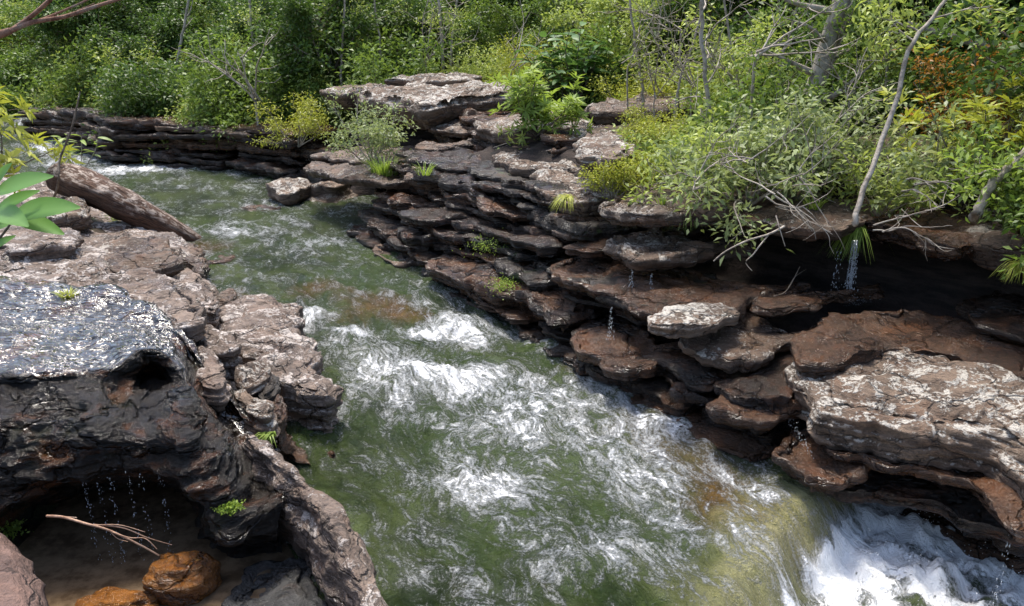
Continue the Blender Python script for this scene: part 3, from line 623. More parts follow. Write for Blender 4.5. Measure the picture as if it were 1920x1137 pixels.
# where the water is white: places in the photo, metres round them, how white
FO = [(600, 610, .55, 1.), (650, 650, .6, 1.), (700, 690, .6, .9), (760, 715, .6, 1.1), (830, 720, .5, .9), (690, 730, .6, .6), (560, 600, .3, .8), (790, 560, .35, .9), (780, 600, .3, .8), (850, 590, .6, .8), (900, 640, .6, .7), (960, 700, .6, .6),
      (890, 720, .5, .7), (980, 770, .6, .65), (900, 800, .7, .5), (760, 780, .8, .45), (860, 890, .6, .7), (930, 900, .4, .6), (1010, 640, .5, .55), (1080, 720, .6, .6), (1150, 770, .6, .6), (1100, 830, .8, .5), (1250, 800, .5, .65), (1350, 860, .5, .65), (1440, 900, .4, .7), (1200, 880, .7, .4),
      (1060, 1040, .5, .5), (1150, 1020, .4, .5), (900, 1050, .4, .35), (700, 860, .7, .25), (1300, 960, .6, .45), (950, 760, 1.3, .26), (1100, 780, 1.1, .26), (880, 660, .9, .25), (1230, 860, .9, .22), (820, 660, 1.1, .15), (1000, 880, 1.3, .12), (1150, 930, 1., .12), (760, 620, .8, .12), (1250, 1000, .9, .1), (1400, 1000, .4, .45), (600, 800, .6, .2), (760, 1060, .4, .55), (720, 1010, .3, .3), (980, 950, .8, .3), (1250, 1060, .6, .3),
      (420, 430, 1.2, .6), (500, 440, 1.2, .55), (560, 470, 1., .4), (470, 355, 1.2, .5), (330, 322, 1.5, .8), (250, 318, 1.4, .8), (440, 330, 1.4, .5), (620, 450, 1., .4), (730, 520, .6, .5), (460, 500, .8, .35), (130, 285, 1.6, 1.1), (90, 270, 1.8, 1.1), (200, 300, 1.2, .8), (60, 250, 2., .9), (690, 600, .5, .1)]
foam_glints = np.zeros_like(XW)
for px, py, r, s_ in FO:
    z0 = -.2 if py > 600 else .05
    if px < 220 and py < 310: z0 = .5
    c = P(px, py, z0); foam_glints = np.maximum(foam_glints, 0) + s_ * np.exp(-((XW - c[0]) ** 2 + (YW - c[1]) ** 2) / (r * r * .6))
edge = np.minimum(SW - lb(TW), rb(TW) - SW)
foam_glints = foam_glints + .25 * np.exp(-np.abs(rb(TW) - SW + .1) / .35) * sst(-17, -13, TW)
foam_glints = .84 * (1 - np.exp(-1.0 * foam_glints)) + .1 * fbm(TW * .8, SW * 1.1, 8 + 0 * XW, 3)
foam_glints = np.maximum(foam_glints, .14 * sst(-31, -20, TW))
foam_glints = np.maximum(foam_glints, sst(.12, .5, dc + .1 * fbm(XW * 3, YW * 3, 1 + 0 * XW, 3)) * np.clip(.88 + .7 * fbm(XW * 1.7, YW * 1.7, 0 * XW, 4), .3, 1.1))
foam_glints = np.maximum(foam_glints, .23 + .12 * fbm(TW * .6, SW * .9, 11 + 0 * XW, 2))  # whitish flecks everywhere: sky glints on ripples painted into the colour
AM = [(620, 545, .6, .7), (700, 565, .6, .9), (760, 580, .5, .8), (560, 540, .5, .4), (640, 590, .4, .6), (1200, 790, .6, .8), (1300, 850, .7, .9), (1400, 920, .6, 1.), (1455, 965, .4, 1.2), (1160, 720, .4, .7), (1360, 960, .5, .8), (430, 560, .4, 1.), (400, 470, .6, .6), (1080, 700, .4, .5), (340, 465, .6, .6), (510, 322, 1.5, .7)]
amber = np.zeros_like(XW)
for px, py, r, s_ in AM:
    c = P(px, py, -.25 if py > 600 else .02); amber += s_ * np.exp(-((XW - c[0]) ** 2 + (YW - c[1]) ** 2) / (r * r * .8))
olive = sst(-.55, .0, dc + .25 * fbm(XW * 1.6, YW * 1.6, 6 + 0 * XW, 3)) * sst(.7, .2, dc)                              # thin yellow-green sheet sliding over the sill
calm = sst(-33, -24, TW) * sst(-12.5, -16, TW)
A1 = .05 * fbm(TW * .9, SW * 1.7, 0 * XW, 3) + .032 * fbm(TW * 2.6 + .5 * SW, SW * 4.2, 3 + 0 * XW, 4)
A2 = ridge(TW * 1.1 + .4 * SW + .5 * fbm(TW, SW, 2 + 0 * XW, 2), SW * 1.5, 0 * XW, 4)
ampw = (.55 + 1.1 * np.clip(foam_glints, 0, 1.2)) * (1 - .45 * calm)
ZW = base + A1 * ampw * 1.9 + .11 * (A2 - .4) * np.clip(foam_glints, 0, 1.3) + .05 * np.clip(foam_glints, 0, 1)
ZW = ZW + .016 * fbm(TW * 6 + SW, SW * 10, 4 + 0 * XW, 3) * (1 - .5 * calm)
chop = np.maximum(fbm(XW * 3.5, YW * 3.5, base * 2, 4), -.3)
ZW = ZW + .05 * fbm(XW * 9, YW * 9, 0 * XW, 3) * sst(.2, .7, dc) + .06 * (ridge(XW * 5, YW * 5, 3 + 0 * XW, 3) - .4) * sst(.2, .7, dc)
ZW = ZW + chop * (.08 * sst(.4, 1., dc) + .05 * np.clip(foam_glints - .4, 0, 1))
for px, py, r, h in ((760, 712, .45, .16), (840, 705, .4, .12), (640, 640, .5, .13), (790, 570, .3, .14), (850, 690, .3, -.1), (600, 610, .4, .1), (880, 610, .4, .1), (980, 780, .4, .06)):
    c = P(px, py, -.15); ZW = ZW + h * np.exp(-((XW - c[0]) ** 2 + (YW - c[1]) ** 2) / (r * r * .5))
k = NT('river_water'); fl = k.vadd(k.attr('flow', True), (3.37, 7.71, .4)); fo = k.attr('foam_glints'); am = k.attr('amber'); ol = k.attr('olive'); p = k.pos()
wv = k.vadd(fl, k.vmul(k.noise(fl, .9, 3, col=True), (1.1, .9, 0)))
n1 = k.noise(k.vmul(wv, (1.3, 2.4, 1)), 1., 9, .7, .35)
n2 = k.noise(k.vmul(wv, (3.2, 6., 1)), 1.3, 8, .72, .4)
n4 = k.noise(k.vmul(wv, (8., 16., 1)), 1.2, 6, .7, .3)
n3 = k.noise(k.vmul(p, (1, 1, .4)), 34., 5, .7)
def thread(q, w): return k.math('MAXIMUM', k.math('SUBTRACT', 1., k.math('MULTIPLY', k.math('ABSOLUTE', k.math('SUBTRACT', q, .5)), w)), 0.)
n5 = k.noise(k.vmul(wv, (16., 30., 1)), 1.5, 4, .7)
gr1 = k.noise(k.vmul(wv, (1., 1.7, 1)), 9., 7, .74); gr2 = k.noise(p, 42., 4, .7)
soft = k.math('ADD', k.math('MULTIPLY', k.math('SUBTRACT', n1, .5), 1.5), k.math('MULTIPLY', k.math('SUBTRACT', n2, .5), 1.1))
soft = k.math('ADD', soft, k.math('MULTIPLY', k.math('SUBTRACT', gr1, .5), 1.5))
lace = k.math('MAXIMUM', thread(n1, 14.), thread(n2, 10.))
val = k.math('ADD', k.math('MULTIPLY', fo, 1.12), soft)
val = k.math('ADD', val, k.math('MULTIPLY', k.math('SUBTRACT', gr2, .5), 1.0)); val = k.math('ADD', val, k.math('MULTIPLY', lace, .16))
fm = k.math('ADD', k.math('MULTIPLY', k.ss(val, .38, .92), .8), k.math('MULTIPLY', k.ss(val, .2, 1.0), .2))
dep = k.noise(k.vmul(wv, (.7, 1.2, 1)), 1.2, 5, .6)
g = k.mix(k.ss(dep, .35, .68), (.020, .034, .010), (.085, .112, .032))
g = k.mix(k.ss(k.noise(fl, .55, 3), .45, .62, 0., .6), g, (.050, .084, .014))
g = k.mix(k.math('MULTIPLY', k.ss(k.math('ADD', am, k.math('MULTIPLY', k.math('SUBTRACT', n1, .5), 2.6)), .15, 1.15), .85), g, k.mix(k.ss(n2, .35, .65), (.085, .038, .006), (.22, .105, .018)))
g = k.mix(k.math('MULTIPLY', ol, .85), g, k.mix(k.ss(n2, .3, .7), (.26, .25, .10), (.50, .47, .25)))
aer = k.math('MULTIPLY', k.ss(fo, .12, .9), k.ss(n1, .3, .7, .3, .8))                                       # air beaten into the water
g = k.mix(aer, g, (.30, .34, .24))
c = k.mix(fm, g, (.93, .94, .94)); hf = k.math('SUBTRACT', 1., k.math('MULTIPLY', fm, .55))
h = k.math('ADD', k.math('MULTIPLY', n2, .8), k.math('MULTIPLY', n3, .3)); h = k.math('ADD', h, k.math('MULTIPLY', n1, .8)); h = k.math('ADD', h, k.math('MULTIPLY', n4, .85)); h = k.math('ADD', h, k.math('MULTIPLY', n5, .16))
M['water'] = k.done(k.pbr(c, k.ss(fm, 0., .7, .08, .6), k.bump(k.math('MULTIPLY', h, hf), .13, 1.), spec=.5, IOR=1.33))
tag(mk('river', np.stack([XW.ravel(), YW.ravel(), ZW.ravel()], 1), gridf(len(tw), len(vw)), M['water'],
       attrs={'flow': np.stack([TW.ravel(), SW.ravel(), 0 * SW.ravel()], 1), 'foam_glints': foam_glints.ravel(), 'amber': amber.ravel(), 'olive': olive.ravel()}),
    'fast green and white river rushing down the rocky channel', 'river', kind='structure')
def water_z(x, y):
    i = np.argmin((XW - x) ** 2 + (YW - y) ** 2); return float(ZW.ravel()[i])

import mathutils
bpy.context.view_layer.update(); DG = bpy.context.evaluated_depsgraph_get()
def seat(px, py, z):                                   # where a plant rooted at that pixel touches the rock
    d = ray(px, py); h = SC.ray_cast(DG, mathutils.Vector((0, 0, H)), mathutils.Vector(d).normalized())
    if h[0] and abs(h[1][2] - z) < .75 and not h[4].name.startswith(('foliage', 'branches', 'leaf', 'river')): return np.array(h[1])
    return P(px, py, z)
def gz(x, y): return float(land(np.array([float(x)]), np.array([float(y)]))[0][0])

# ------------------------------------------------------------------ plants
def unit(a): return a / (np.linalg.norm(a, axis=-1, keepdims=True) + 1e-9)
def leaves4(B, D, N, L, W, fold=.25):
    """small leaf: folded diamond"""
    D = unit(D); S = unit(np.cross(D, N)); U = np.cross(S, D); L = L[:, None]; W = W[:, None]
    m = B + D * L * .48
    V = np.stack([B, m + S * W * .5 + U * W * fold, B + D * L - U * L * .08, m - S * W * .5 + U * W * fold], 1)
    return V.reshape(-1, 3), np.arange(len(B) * 4).reshape(-1, 4)
def leaf_strip(L=1., W=.34, droop=.25, fold=.22, rows=6):
    u = np.linspace(0, 1, rows); w = W * .5 * np.sin(np.clip(u * .92 + .06, 0, 1) ** .85 * math.pi) ** .8; V = []
    for a, b in zip(u, w):
        z = -droop * a * a
        V += [(a * L, -b, z + fold * b), (a * L, 0, z), (a * L, b, z + fold * b)]
    return np.array(V), gridf(rows, 3)
def orient(V, B, D, N, L):
    D = unit(np.asarray(D, float)); S = unit(np.cross(D, N)); U = np.cross(S, D)
    return B + L * (V[:, :1] * D + V[:, 1:2] * S + V[:, 2:3] * U)
def grow(r, a, d, ln, n=5, wob=.35, up=.1):
    p = [np.array(a, float)]; d = np.array(d, float) / np.linalg.norm(d)
    for i in range(n):
        d = d + r.normal(size=3) * wob * .4 + [0, 0, up * .3]; d /= np.linalg.norm(d); p.append(p[-1] + d * ln / n)
    return np.array(p), d
def plant(name, seed, h, rad, stems, twigs, lpt, L, W, leafm, bark, trunk_r=.03, trunk=0., whorl=False, flat=.6, up=.15, spread=1., droop=0., bare=0., cl=.22, tipcol=False, sides=5, base_r=.0):
    """a woody plant: stems or a trunk with limbs, twigs, and leaves round the twig ends. Returns its root (base at the origin)."""
    r = np.random.default_rng(seed); root = empty(name); wood = []; C = []; CD = []; CS = []
    if trunk > 0:
        tp, td = grow(r, (0, 0, -.15), (r.normal() * .12, r.normal() * .12, 1), trunk + .15, 8, .22, .2)
        wood.append(tube(tp, [trunk_r * 1.3, trunk_r, trunk_r * .8, trunk_r * .55], sides + 2, 14))
    for i in range(stems):
        az = i * 2.4 + r.uniform(-.5, .5)
        if trunk > 0:
            f = r.uniform(.3, 1.); k_ = min(int(f * 8), 7); a = tp[k_] + (tp[k_ + 1] - tp[k_]) * (f * 8 - k_)
            el = r.uniform(.1, 1.1) * (.4 + f * .7); tr = trunk_r * .5
        else:
            a = np.array([base_r * math.cos(az), base_r * math.sin(az), -.06]); el = r.uniform(.35, 1.4); tr = trunk_r
        # end point inside the crown's ellipsoid
        ln = (rad * math.cos(el) + (h - a[2]) * math.sin(el)) * r.uniform(.6, 1.)
        if trunk > 0: ln = min(ln, rad * 1.25)
        d = (math.cos(az) * math.cos(el) * spread, math.sin(az) * math.cos(el) * spread, math.sin(el))
        sp, sd = grow(r, a, d, ln, 6, .38, up - droop)
        wood.append(tube(sp, [tr, tr * .6, tr * .25], sides, 9))
        for j in range(twigs):
            f = r.uniform(.3, 1.); k_ = min(int(f * 6), 5); b = sp[k_] + (sp[k_ + 1] - sp[k_]) * (f * 6 - k_)
            dd = unit(np.array(sd) + r.normal(size=3) * .9 + [0, 0, .25 - droop])
            tl = ln * r.uniform(.18, .42)
            tp2, td2 = grow(r, b, dd, tl, 4, .5, up - droop)
            wood.append(tube(tp2, [tr * .28, tr * .1], 3))
            if r.uniform() < bare: continue
            for q in ((4,) if whorl else (2, 3, 4)):
                C.append(tp2[q]); CD.append(td2); CS.append(tl)
    if wood:
        V, Fq = joinm(wood); mk('branches', V, Fq, M[bark], root)
    C = np.array(C); CD = np.array(CD)
    n = len(C) * lpt; idx = np.repeat(np.arange(len(C)), lpt); c = C[idx]
    if whorl:
        az = np.tile(np.arange(lpt) * 2.4, len(C)) + np.repeat(r.uniform(0, 6, len(C)), lpt); ax = unit(CD[idx] + [0, 0, .5])
        e1 = unit(np.cross(ax, [.3, .5, .1])); e2 = np.cross(ax, e1)
        D = unit(e1 * np.cos(az)[:, None] + e2 * np.sin(az)[:, None] + ax * r.uniform(.0, .7, n)[:, None])
        B = c + ax * r.uniform(-.25, .1, n)[:, None] * L; N = ax + .25 * r.normal(size=(n, 3))
    else:
        o = r.normal(size=(n, 3)) * [1, 1, flat]; B = c + o * cl * .55
        D = unit(o * .8 + r.normal(size=(n, 3)) * .7 + [0, 0, -.1]); N = np.array([0, 0, 1.]) + r.normal(size=(n, 3)) * .55
    Ls = L * r.uniform(.6, 1.25, n); V, Fq = leaves4(B, D, N, Ls, W * Ls / L)
    rn = np.clip(.5 + .28 * r.normal(size=n) + .25 * (r.uniform(size=len(C))[idx] - .5), 0, 1)
    fo = mk('foliage', V, Fq, LM[leafm], root, attrs={'rnd': np.repeat(rn, 4)}, smooth=False); fo['kind'] = 'stuff'
    return root
def put(o, loc, rz=0., sc=1., label=None, cat='shrub', group=None, lean=(0, 0)):
    o.location = loc; o.rotation_euler = (lean[0], lean[1], rz); o.scale = (sc,) * 3
    return tag(o, label, cat, group, 'thing')
PR = random.Random(11)
# kinds of tree and shrub, each grown two or three times and then copied
KIND = {
 'dense_tree': [plant('dense_tree', 20 + i, 6.2, 2.5, 17, 8, 26, .21, .095, 'dark', 'bark', .11, 4.6, cl=.46, flat=.5) for i in range(3)],
 'leafy_tree': [plant('leafy_tree', 30 + i, 5.6, 2.2, 16, 8, 24, .19, .088, 'mid', 'palebark', .09, 4.2, cl=.40, flat=.55) for i in range(3)],
 'pale_tree': [plant('pale_tree', 40 + i, 4.8, 2.0, 15, 8, 24, .17, .08, 'light', 'palebark', .08, 3.4, cl=.36) for i in range(3)],
 'bush': [plant('bush', 50 + i, 2.0, 1.25, 13, 8, 18, .15, .065, 'mid', 'bark', .022, cl=.32) for i in range(2)],
 'pale_bush': [plant('pale_bush', 55 + i, 1.7, 1.15, 13, 8, 17, .13, .055, 'light', 'palebark', .02, cl=.3) for i in range(2)],
 'dark_bush': [plant('dark_bush', 60 + i, 2.2, 1.3, 13, 8, 20, .17, .075, 'dark', 'bark', .022, cl=.36) for i in range(2)],
 'gold_bush': [plant('gold_bush', 65 + i, 1.5, .95, 12, 7, 18, .09, .036, 'yellow', 'palebark', .018, cl=.26) for i in range(2)],
}
KL = {'dense_tree': ('dense dark green tree', 'tree', 'dark trees of the forest'), 'leafy_tree': ('mid green leafy tree', 'tree', 'green trees of the forest'),
      'pale_tree': ('light green small leaved tree', 'tree', 'light green trees of the forest edge'), 'bush': ('mid green bush', 'bush', 'green bushes of the forest edge'),
      'pale_bush': ('light green feathery bush', 'bush', 'light green bushes of the forest edge'), 'dark_bush': ('dark green bush', 'bush', 'dark bushes of the forest'), 'gold_bush': ('yellow green low bush', 'bush', 'yellow green bushes of the forest edge')}
used = set()
def plant_kind(kd, loc, sc=1., rz=None, label=None, group=None, lean=(0, 0)):
    i = PR.randrange(len(KIND[kd])); src = KIND[kd][i]; rz_ = PR.uniform(0, 6.28) if rz is None else rz
    o = src if (kd, i) not in used else copy_tree(src); used.add((kd, i))
    l, c, g = KL[kd]; t_, s_ = ts(np.array(loc)); d_ = s_ - float(rb(t_))
    l = ('tall ' if sc > 1.05 else 'small ' if sc < .8 else '') + l + (' round the river bend' if t_ < -27 else ' behind the cliff top' if t_ < -13 else ' behind the cave') + ('' if d_ < 7 else ', second rank' if d_ < 13 else ', deep in the wood') if s_ > float(lb(t_)) else l + ' on the log\'s bank'
    if label:
        if 'group' in o: del o['group']
    return put(o, loc, rz_, sc, label or l, c, None if label else g, lean)
def forest(n, tr, dr, kinds, scale, mind, seed):
    R_ = random.Random(seed); done = []; tries = 0
    while len(done) < n and tries < n * 60:
        tries += 1
        t = R_.uniform(*tr); d = R_.uniform(*dr); s = float(rb(t)) + d; x, y = xy(t, s)
        depth = y * math.cos(PT); px = 960 + F * x / max(depth, .1)
        if y < 8 or px < -260 or px > 2200: continue
        if any((x - a) ** 2 + (y - b) ** 2 < mind ** 2 for a, b in done): continue
        done.append((x, y)); plant_kind(R_.choice(kinds), (x, y, gz(x, y) - .08), R_.uniform(*scale))
# the wood round the bend, then behind the cliff, then behind the near cave
forest(26, (-46, -25), (1.6, 4.5), ['bush', 'dark_bush', 'bush', 'pale_bush'], (.8, 1.4), 1.1, 1)
forest(20, (-50, -26), (3.5, 9), ['leafy_tree', 'pale_tree', 'dense_tree'], (.6, .9), 1.7, 2)
forest(26, (-60, -26), (8, 22), ['dense_tree', 'leafy_tree', 'dense_tree'], (.85, 1.2), 2.4, 3)
forest(16, (-27, -13), (6.2, 8.5), ['bush', 'pale_bush', 'gold_bush', 'pale_bush'], (.7, 1.1), .9, 4)
forest(20, (-30, -12), (8, 13), ['pale_tree', 'leafy_tree', 'pale_tree', 'bush', 'dense_tree'], (.6, .9), 1.5, 5)
forest(26, (-36, -8), (12, 26), ['dense_tree', 'leafy_tree', 'dense_tree'], (.85, 1.25), 2.3, 6)
forest(13, (-13, 0), (7.2, 10.), ['bush', 'dark_bush', 'bush', 'pale_bush'], (.6, 1.0), .9, 7)
forest(18, (-14, 4), (9, 16), ['dense_tree', 'dark_bush', 'leafy_tree', 'dense_tree'], (.6, .95), 1.5, 8)
forest(20, (-18, 8), (15, 30), ['dense_tree', 'dense_tree', 'leafy_tree'], (.9, 1.3), 2.4, 9)
for px, py, kd in ((2010, 470, 'bush'), (2110, 490, 'dark_bush'), (2240, 500, 'bush'), (2060, 400, 'dense_tree'), (2200, 420, 'leafy_tree')):
    p_ = P(px, py, 1.85); plant_kind(kd, (p_[0], p_[1], 1.75), .7)
# beyond the near bank, upstream
for px, py, z, kd, sc in ((-60, 240, .7, 'pale_bush', .9), (30, 232, .8, 'bush', .8), (-160, 225, .9, 'leafy_tree', .8), (40, 205, 1.2, 'bush', 1.1), (-80, 190, 1.4, 'leafy_tree', .9), (90, 205, 1.2, 'dark_bush', 1.)):
    p_ = P(px, py, z); plant_kind(kd, (p_[0], p_[1], z - .15), sc)

# ------------------------------------------------------------------ plants one can pick out on the rocks
def at(px, py, z): return P(px, py, z)
def lone(o, px, py, z, label, cat='shrub', rz=0., sc=1., lean=(0, 0)): return put(o, tuple(seat(px, py, z)), rz, sc, label, cat, None, lean)
lone(plant('shrub', 201, 1.15, 1.2, 12, 7, 13, .10, .038, 'greygreen', 'palebark', .02, cl=.2, bare=.25, up=.05), 700, 305, 1.35, 'sparse twiggy shrub on the flat pale ledge above the overhang')
lone(plant('shrub', 202, 1.1, 1.1, 12, 7, 14, .09, .032, 'yellow', 'palebark', .018, cl=.2, bare=.2), 560, 272, 1.5, 'fine yellow green shrub beside the square pale block')
lone(plant('shrub', 203, .75, 1.0, 22, 6, 10, .24, .05, 'bright', 'bark', .018, whorl=True, up=.15), 1005, 250, 2.3, 'bright green shrub with whorled narrow leaves on the pale block')
lone(plant('shrub', 204, .5, .55, 9, 5, 8, .16, .035, 'light', 'palebark', .016, whorl=True, droop=.45, bare=.2, up=0), 985, 268, 2.15, 'light green shrub with bare stems hanging over the dark gap')
lone(plant('shrub', 205, .95, .75, 11, 6, 18, .07, .026, 'yellow', 'palebark', .016, cl=.17), 1150, 372, 1.9, 'yellow green bush rooted behind the pale rounded slab', lean=(0, .35), sc=.8)
lone(plant('shrub', 206, .9, .7, 11, 6, 18, .07, .026, 'yellow', 'palebark', .016, cl=.18), 1235, 300, 2.1, 'yellow green bush above the thick pale slab', sc=.8)
lone(plant('shrub', 207, .8, .6, 10, 6, 17, .07, .028, 'yellow', 'palebark', .016, cl=.17), 1200, 262, 2.3, 'small golden bush on top of the thick pale slab', sc=.6)
for i, (px, py, z, sc, lf, lb_) in enumerate(((1320, 366, 1.95, 1., 'light', 'grey twigged shrub where the yellow bush ends, above the cave roof'), (1400, 382, 1.9, 1.15, 'greygreen', 'large grey green shrub with tangled pale twigs over the cave roof'),
        (1490, 372, 2.0, 1.1, 'greygreen', 'grey green tangled shrub behind the drooping grass'), (1560, 330, 2.2, 1., 'greygreen', 'grey green shrub at the foot of the leaning trunk'), (1650, 405, 1.85, .85, 'light', 'light green shrub hanging beside the trickle'),
        (1735, 380, 1.95, 1., 'greygreen', 'low grey green shrub between the thin pole and the orange bush'), (1430, 330, 2.2, 1.1, 'mid', 'mid green shrub behind the tangled twigs'), (1340, 300, 2.3, 1.1, 'mid', 'upright leafy shrub beside the vertical pale stem'), (1250, 330, 2.1, .8, 'light', 'small light green shrub beside the yellow green bushes'))):
    lone(plant('shrub', 220 + i, .95, 1.05, 12, 7, 11, .115, .044, lf, 'palebark', .017, cl=.19, bare=.3, up=.02, spread=1.2), px, py, z, lb_, sc=sc, rz=i * 1.1)
lone(plant('shrub', 240, 1.6, .9, 15, 7, 9, .2, .042, 'yellow', 'bark', .018, whorl=True, up=.3), 1850, 372, 1.95, 'tall shrub with long drooping yellow green leaves')
lone(plant('shrub', 241, 1.5, .8, 12, 7, 15, .085, .034, 'orange', 'bark', .018, cl=.24, up=.25), 1825, 280, 2.35, 'bush with orange and rust coloured leaves', sc=1.05)
lone(plant('shrub', 242, 1.4, .8, 12, 7, 15, .085, .034, 'orange', 'bark', .018, cl=.24, up=.25), 1925, 290, 2.35, 'rust tinted bush leaning on the orange one', sc=1.05)
lone(plant('shrub', 243, .6, .5, 9, 5, 9, .13, .034, 'bright', 'bark', .014, whorl=True), 1800, 395, 1.9, 'small bright rosette shrub under the leaning grey root')
lone(plant('shrub', 244, .7, .6, 9, 5, 12, .11, .04, 'mid', 'bark', .014, cl=.2), 1900, 420, 1.85, 'leafy green shrub at the end of the cave roof')
lone(plant('shrub', 245, .45, .5, 9, 5, 8, .13, .045, 'bright', 'palebark', .012, cl=.2, droop=.3), 1290, 345, 1.95, 'bright green fern like shrub over the dark hole')
# large leaved bush: every leaf its own piece
def big_leaf_plant(name, seed, h, rad, stems, per, L, W, leafm, bark, droop=.3, tr=.02):
    r = np.random.default_rng(seed); root = empty(name); wood = []; V0, F0 = leaf_strip(1., W, droop); lm = []
    for i in range(3):
        o = mk('leaf', V0 * L, F0, LM[leafm], attrs={'rnd': np.full(len(V0), .15 + .35 * i)}); lm.append(o)
    first = [True] * 3
    for i in range(stems):
        az = i * 2.4; el = r.uniform(.5, 1.35); ln = (rad * math.cos(el) + h * math.sin(el)) * r.uniform(.65, 1.)
        sp, sd = grow(r, (0, 0, -.05), (math.cos(az) * math.cos(el), math.sin(az) * math.cos(el), math.sin(el)), ln, 6, .3, .1)
        wood.append(tube(sp, [tr, tr * .35], 5, 10))
        for j in range(per):
            f = 1 - (j / per) * .5; k_ = min(int(f * 6), 5); b = sp[k_] + (sp[k_ + 1] - sp[k_]) * (f * 6 - k_)
            a = j * 2.4 + i; D = np.array([math.cos(a), math.sin(a), r.uniform(-.1, .6)]); D /= np.linalg.norm(D)
            q = r.integers(3); o = lm[q] if first[q] else lm[q].copy()
            if not first[q]: COL.objects.link(o)
            first[q] = False; o.parent = root; sc = r.uniform(.6, 1.1)
            N = np.array([0, 0, 1.]) + r.normal(size=3) * .3; S = np.cross(N, D); S /= np.linalg.norm(S); U = np.cross(D, S)
            import mathutils
            o.matrix_local = mathutils.Matrix([[*(sc * np.array([D[c_], S[c_], U[c_]])), b[c_]] for c_ in range(3)] + [[0, 0, 0, 1]])
    for q in range(3):
        if first[q]: bpy.data.objects.remove(lm[q])
    mk('branches', *joinm(wood), M[bark], root)
    return root
lone(big_leaf_plant('large_leaved_bush', 301, 2.1, .6, 30, 9, .5, .42, 'big', 'bark', tr=.022), 1078, 205, 2.5, 'bush with large glossy dark green leaves behind the cliff top', 'bush')
# near bank plants
sap = empty('sapling', tuple(Q(-60, 760, 3.3))); b0 = np.array(sap.location); import mathutils
V0, F0 = leaf_strip(1., .3, .12, .3, 9); proto = None
mk('stem', *joinm([tube(np.array([Q(-60, 760, 3.3), Q(-40, 600, 3.25), Q(-30, 480, 3.2), Q(-12, 400, 3.15), Q(-6, 340, 3.1)]) - b0, [.012, .009, .006], 6, 20), tube(np.array([Q(-30, 480, 3.2), Q(5, 440, 3.1), Q(30, 405, 3.05)]) - b0, [.006, .004], 5, 10)]), M['bark'], sap)
for i, (x0, y0, x1, y1, dy, nx) in enumerate(((-6, 362, 84, 322, -.05, .2), (-8, 400, 62, 352, .0, -.3), (28, 404, 132, 378, -.1, .1), (26, 408, 112, 430, -.05, .4), (-8, 345, 14, 306, 0., .5), (-10, 430, 50, 398, .05, 0.), (-20, 470, 24, 440, .05, .2), (-6, 395, 40, 412, -.15, .1))):
    A = Q(x0, y0, 3.1) - b0; B = Q(x1, y1, 3.05 + dy) - b0; D = B - A; L_ = np.linalg.norm(D); D /= L_; N = np.array([nx, -.75, .75]); S = np.cross(N, D); S /= np.linalg.norm(S); U = np.cross(D, S)
    if proto is None: proto = lf = mk('leaf', V0, F0, LM['fore'], sap, attrs={'rnd': np.tile([.2, 1., .45], len(V0) // 3)})
    else: lf = proto.copy(); COL.objects.link(lf)
    lf.parent = sap; lf.matrix_local = mathutils.Matrix([[*(L_ * np.array([D[c_], S[c_], U[c_]])), A[c_]] for c_ in range(3)] + [[0, 0, 0, 1]])
tag(sap, 'sapling with large soft pale green leaves rooted beside the wet rock', 'sapling', kind='thing')
lone(plant('yellow_sapling', 303, 1.25, .75, 10, 6, 9, .2, .055, 'yellow', 'bark', .014, whorl=True, droop=.2), -10, 330, 1.5, 'sapling with drooping yellow green leaves upstream of the log', 'sapling', sc=1.45)
lone(big_leaf_plant('flowering_plant', 304, .95, .35, 5, 6, .28, .3, 'bright', 'palebark', .3, .014), 150, 330, .95, 'small plant with upright leaves growing beside the log', 'plant', sc=1.25)
o = tag(mk('dead_stem', *tube([P(90, 395, 1.0), Q(108, 350, 12.6), Q(112, 300, 12.6), Q(135, 240, 12.7), Q(150, 172, 12.7)], [.02, .018, .012], 5, 14), M['bark']), 'thin dead stem standing beside the log', 'stem')
# grass
def tuft(name, seed, n, L, spread, leafm, loc, label, droop=.6, hang=False, w=.010):
    r = np.random.default_rng(seed); parts = []; rn = []
    u = np.linspace(0, 1, 5)
    for i in range(n):
        a = r.uniform(0, 6.28); rr = spread * math.sqrt(r.uniform()); b = np.array([rr * math.cos(a), rr * math.sin(a), -.03]); l = L * r.uniform(.55, 1.15)
        if hang: a = math.atan2(-NV[1], -NV[0]) + r.normal() * .7
        o_ = np.array([math.cos(a), math.sin(a), 0]); lean = r.uniform(.15, .6)
        pts = b + np.outer(u * l * lean + droop * .5 * l * u * u, o_) + np.outer(l * (u - (1.5 if hang else .75) * droop * u ** 2.2), [0, 0, 1.])
        s_ = np.cross(o_, [0, 0, 1.]); ww = w * (1 - u ** 1.5 * .95)
        parts.append((np.stack([pts - ww[:, None] * s_, pts + ww[:, None] * s_], 1).reshape(-1, 3), gridf(5, 2))); rn += [r.uniform()] * 10
    return tag(mk(name, *joinm(parts), LM[leafm], attrs={'rnd': rn}, loc=tuple(loc), smooth=False), label, 'grass')
tuft('grass_tuft', 1, 150, .62, .3, 'bright', seat(722, 325, 1.28), 'dense green grass tuft on the pale edged ledge', .55, w=.014)
tuft('grass_tuft', 2, 40, .35, .15, 'bright', seat(797, 325, 1.28), 'small grass tuft on the ledge above the brown bed', .5)
tuft('grass_tuft', 3, 70, .36, .07, 'yellow', P(1066, 372, 1.82), 'drooping grass tuft on the furrowed pale slab', .9, True)
tuft('grass_tuft', 4, 90, .36, .07, 'bright', P(1290, 392, 1.84), 'drooping grass tuft where two pale slabs meet above the drips', 1., True)
tuft('grass_tuft', 5, 150, .38, .09, 'bright', P(1612, 425, 1.72), 'long grass tuft hanging over the lip of the trickle', 1.25, True)
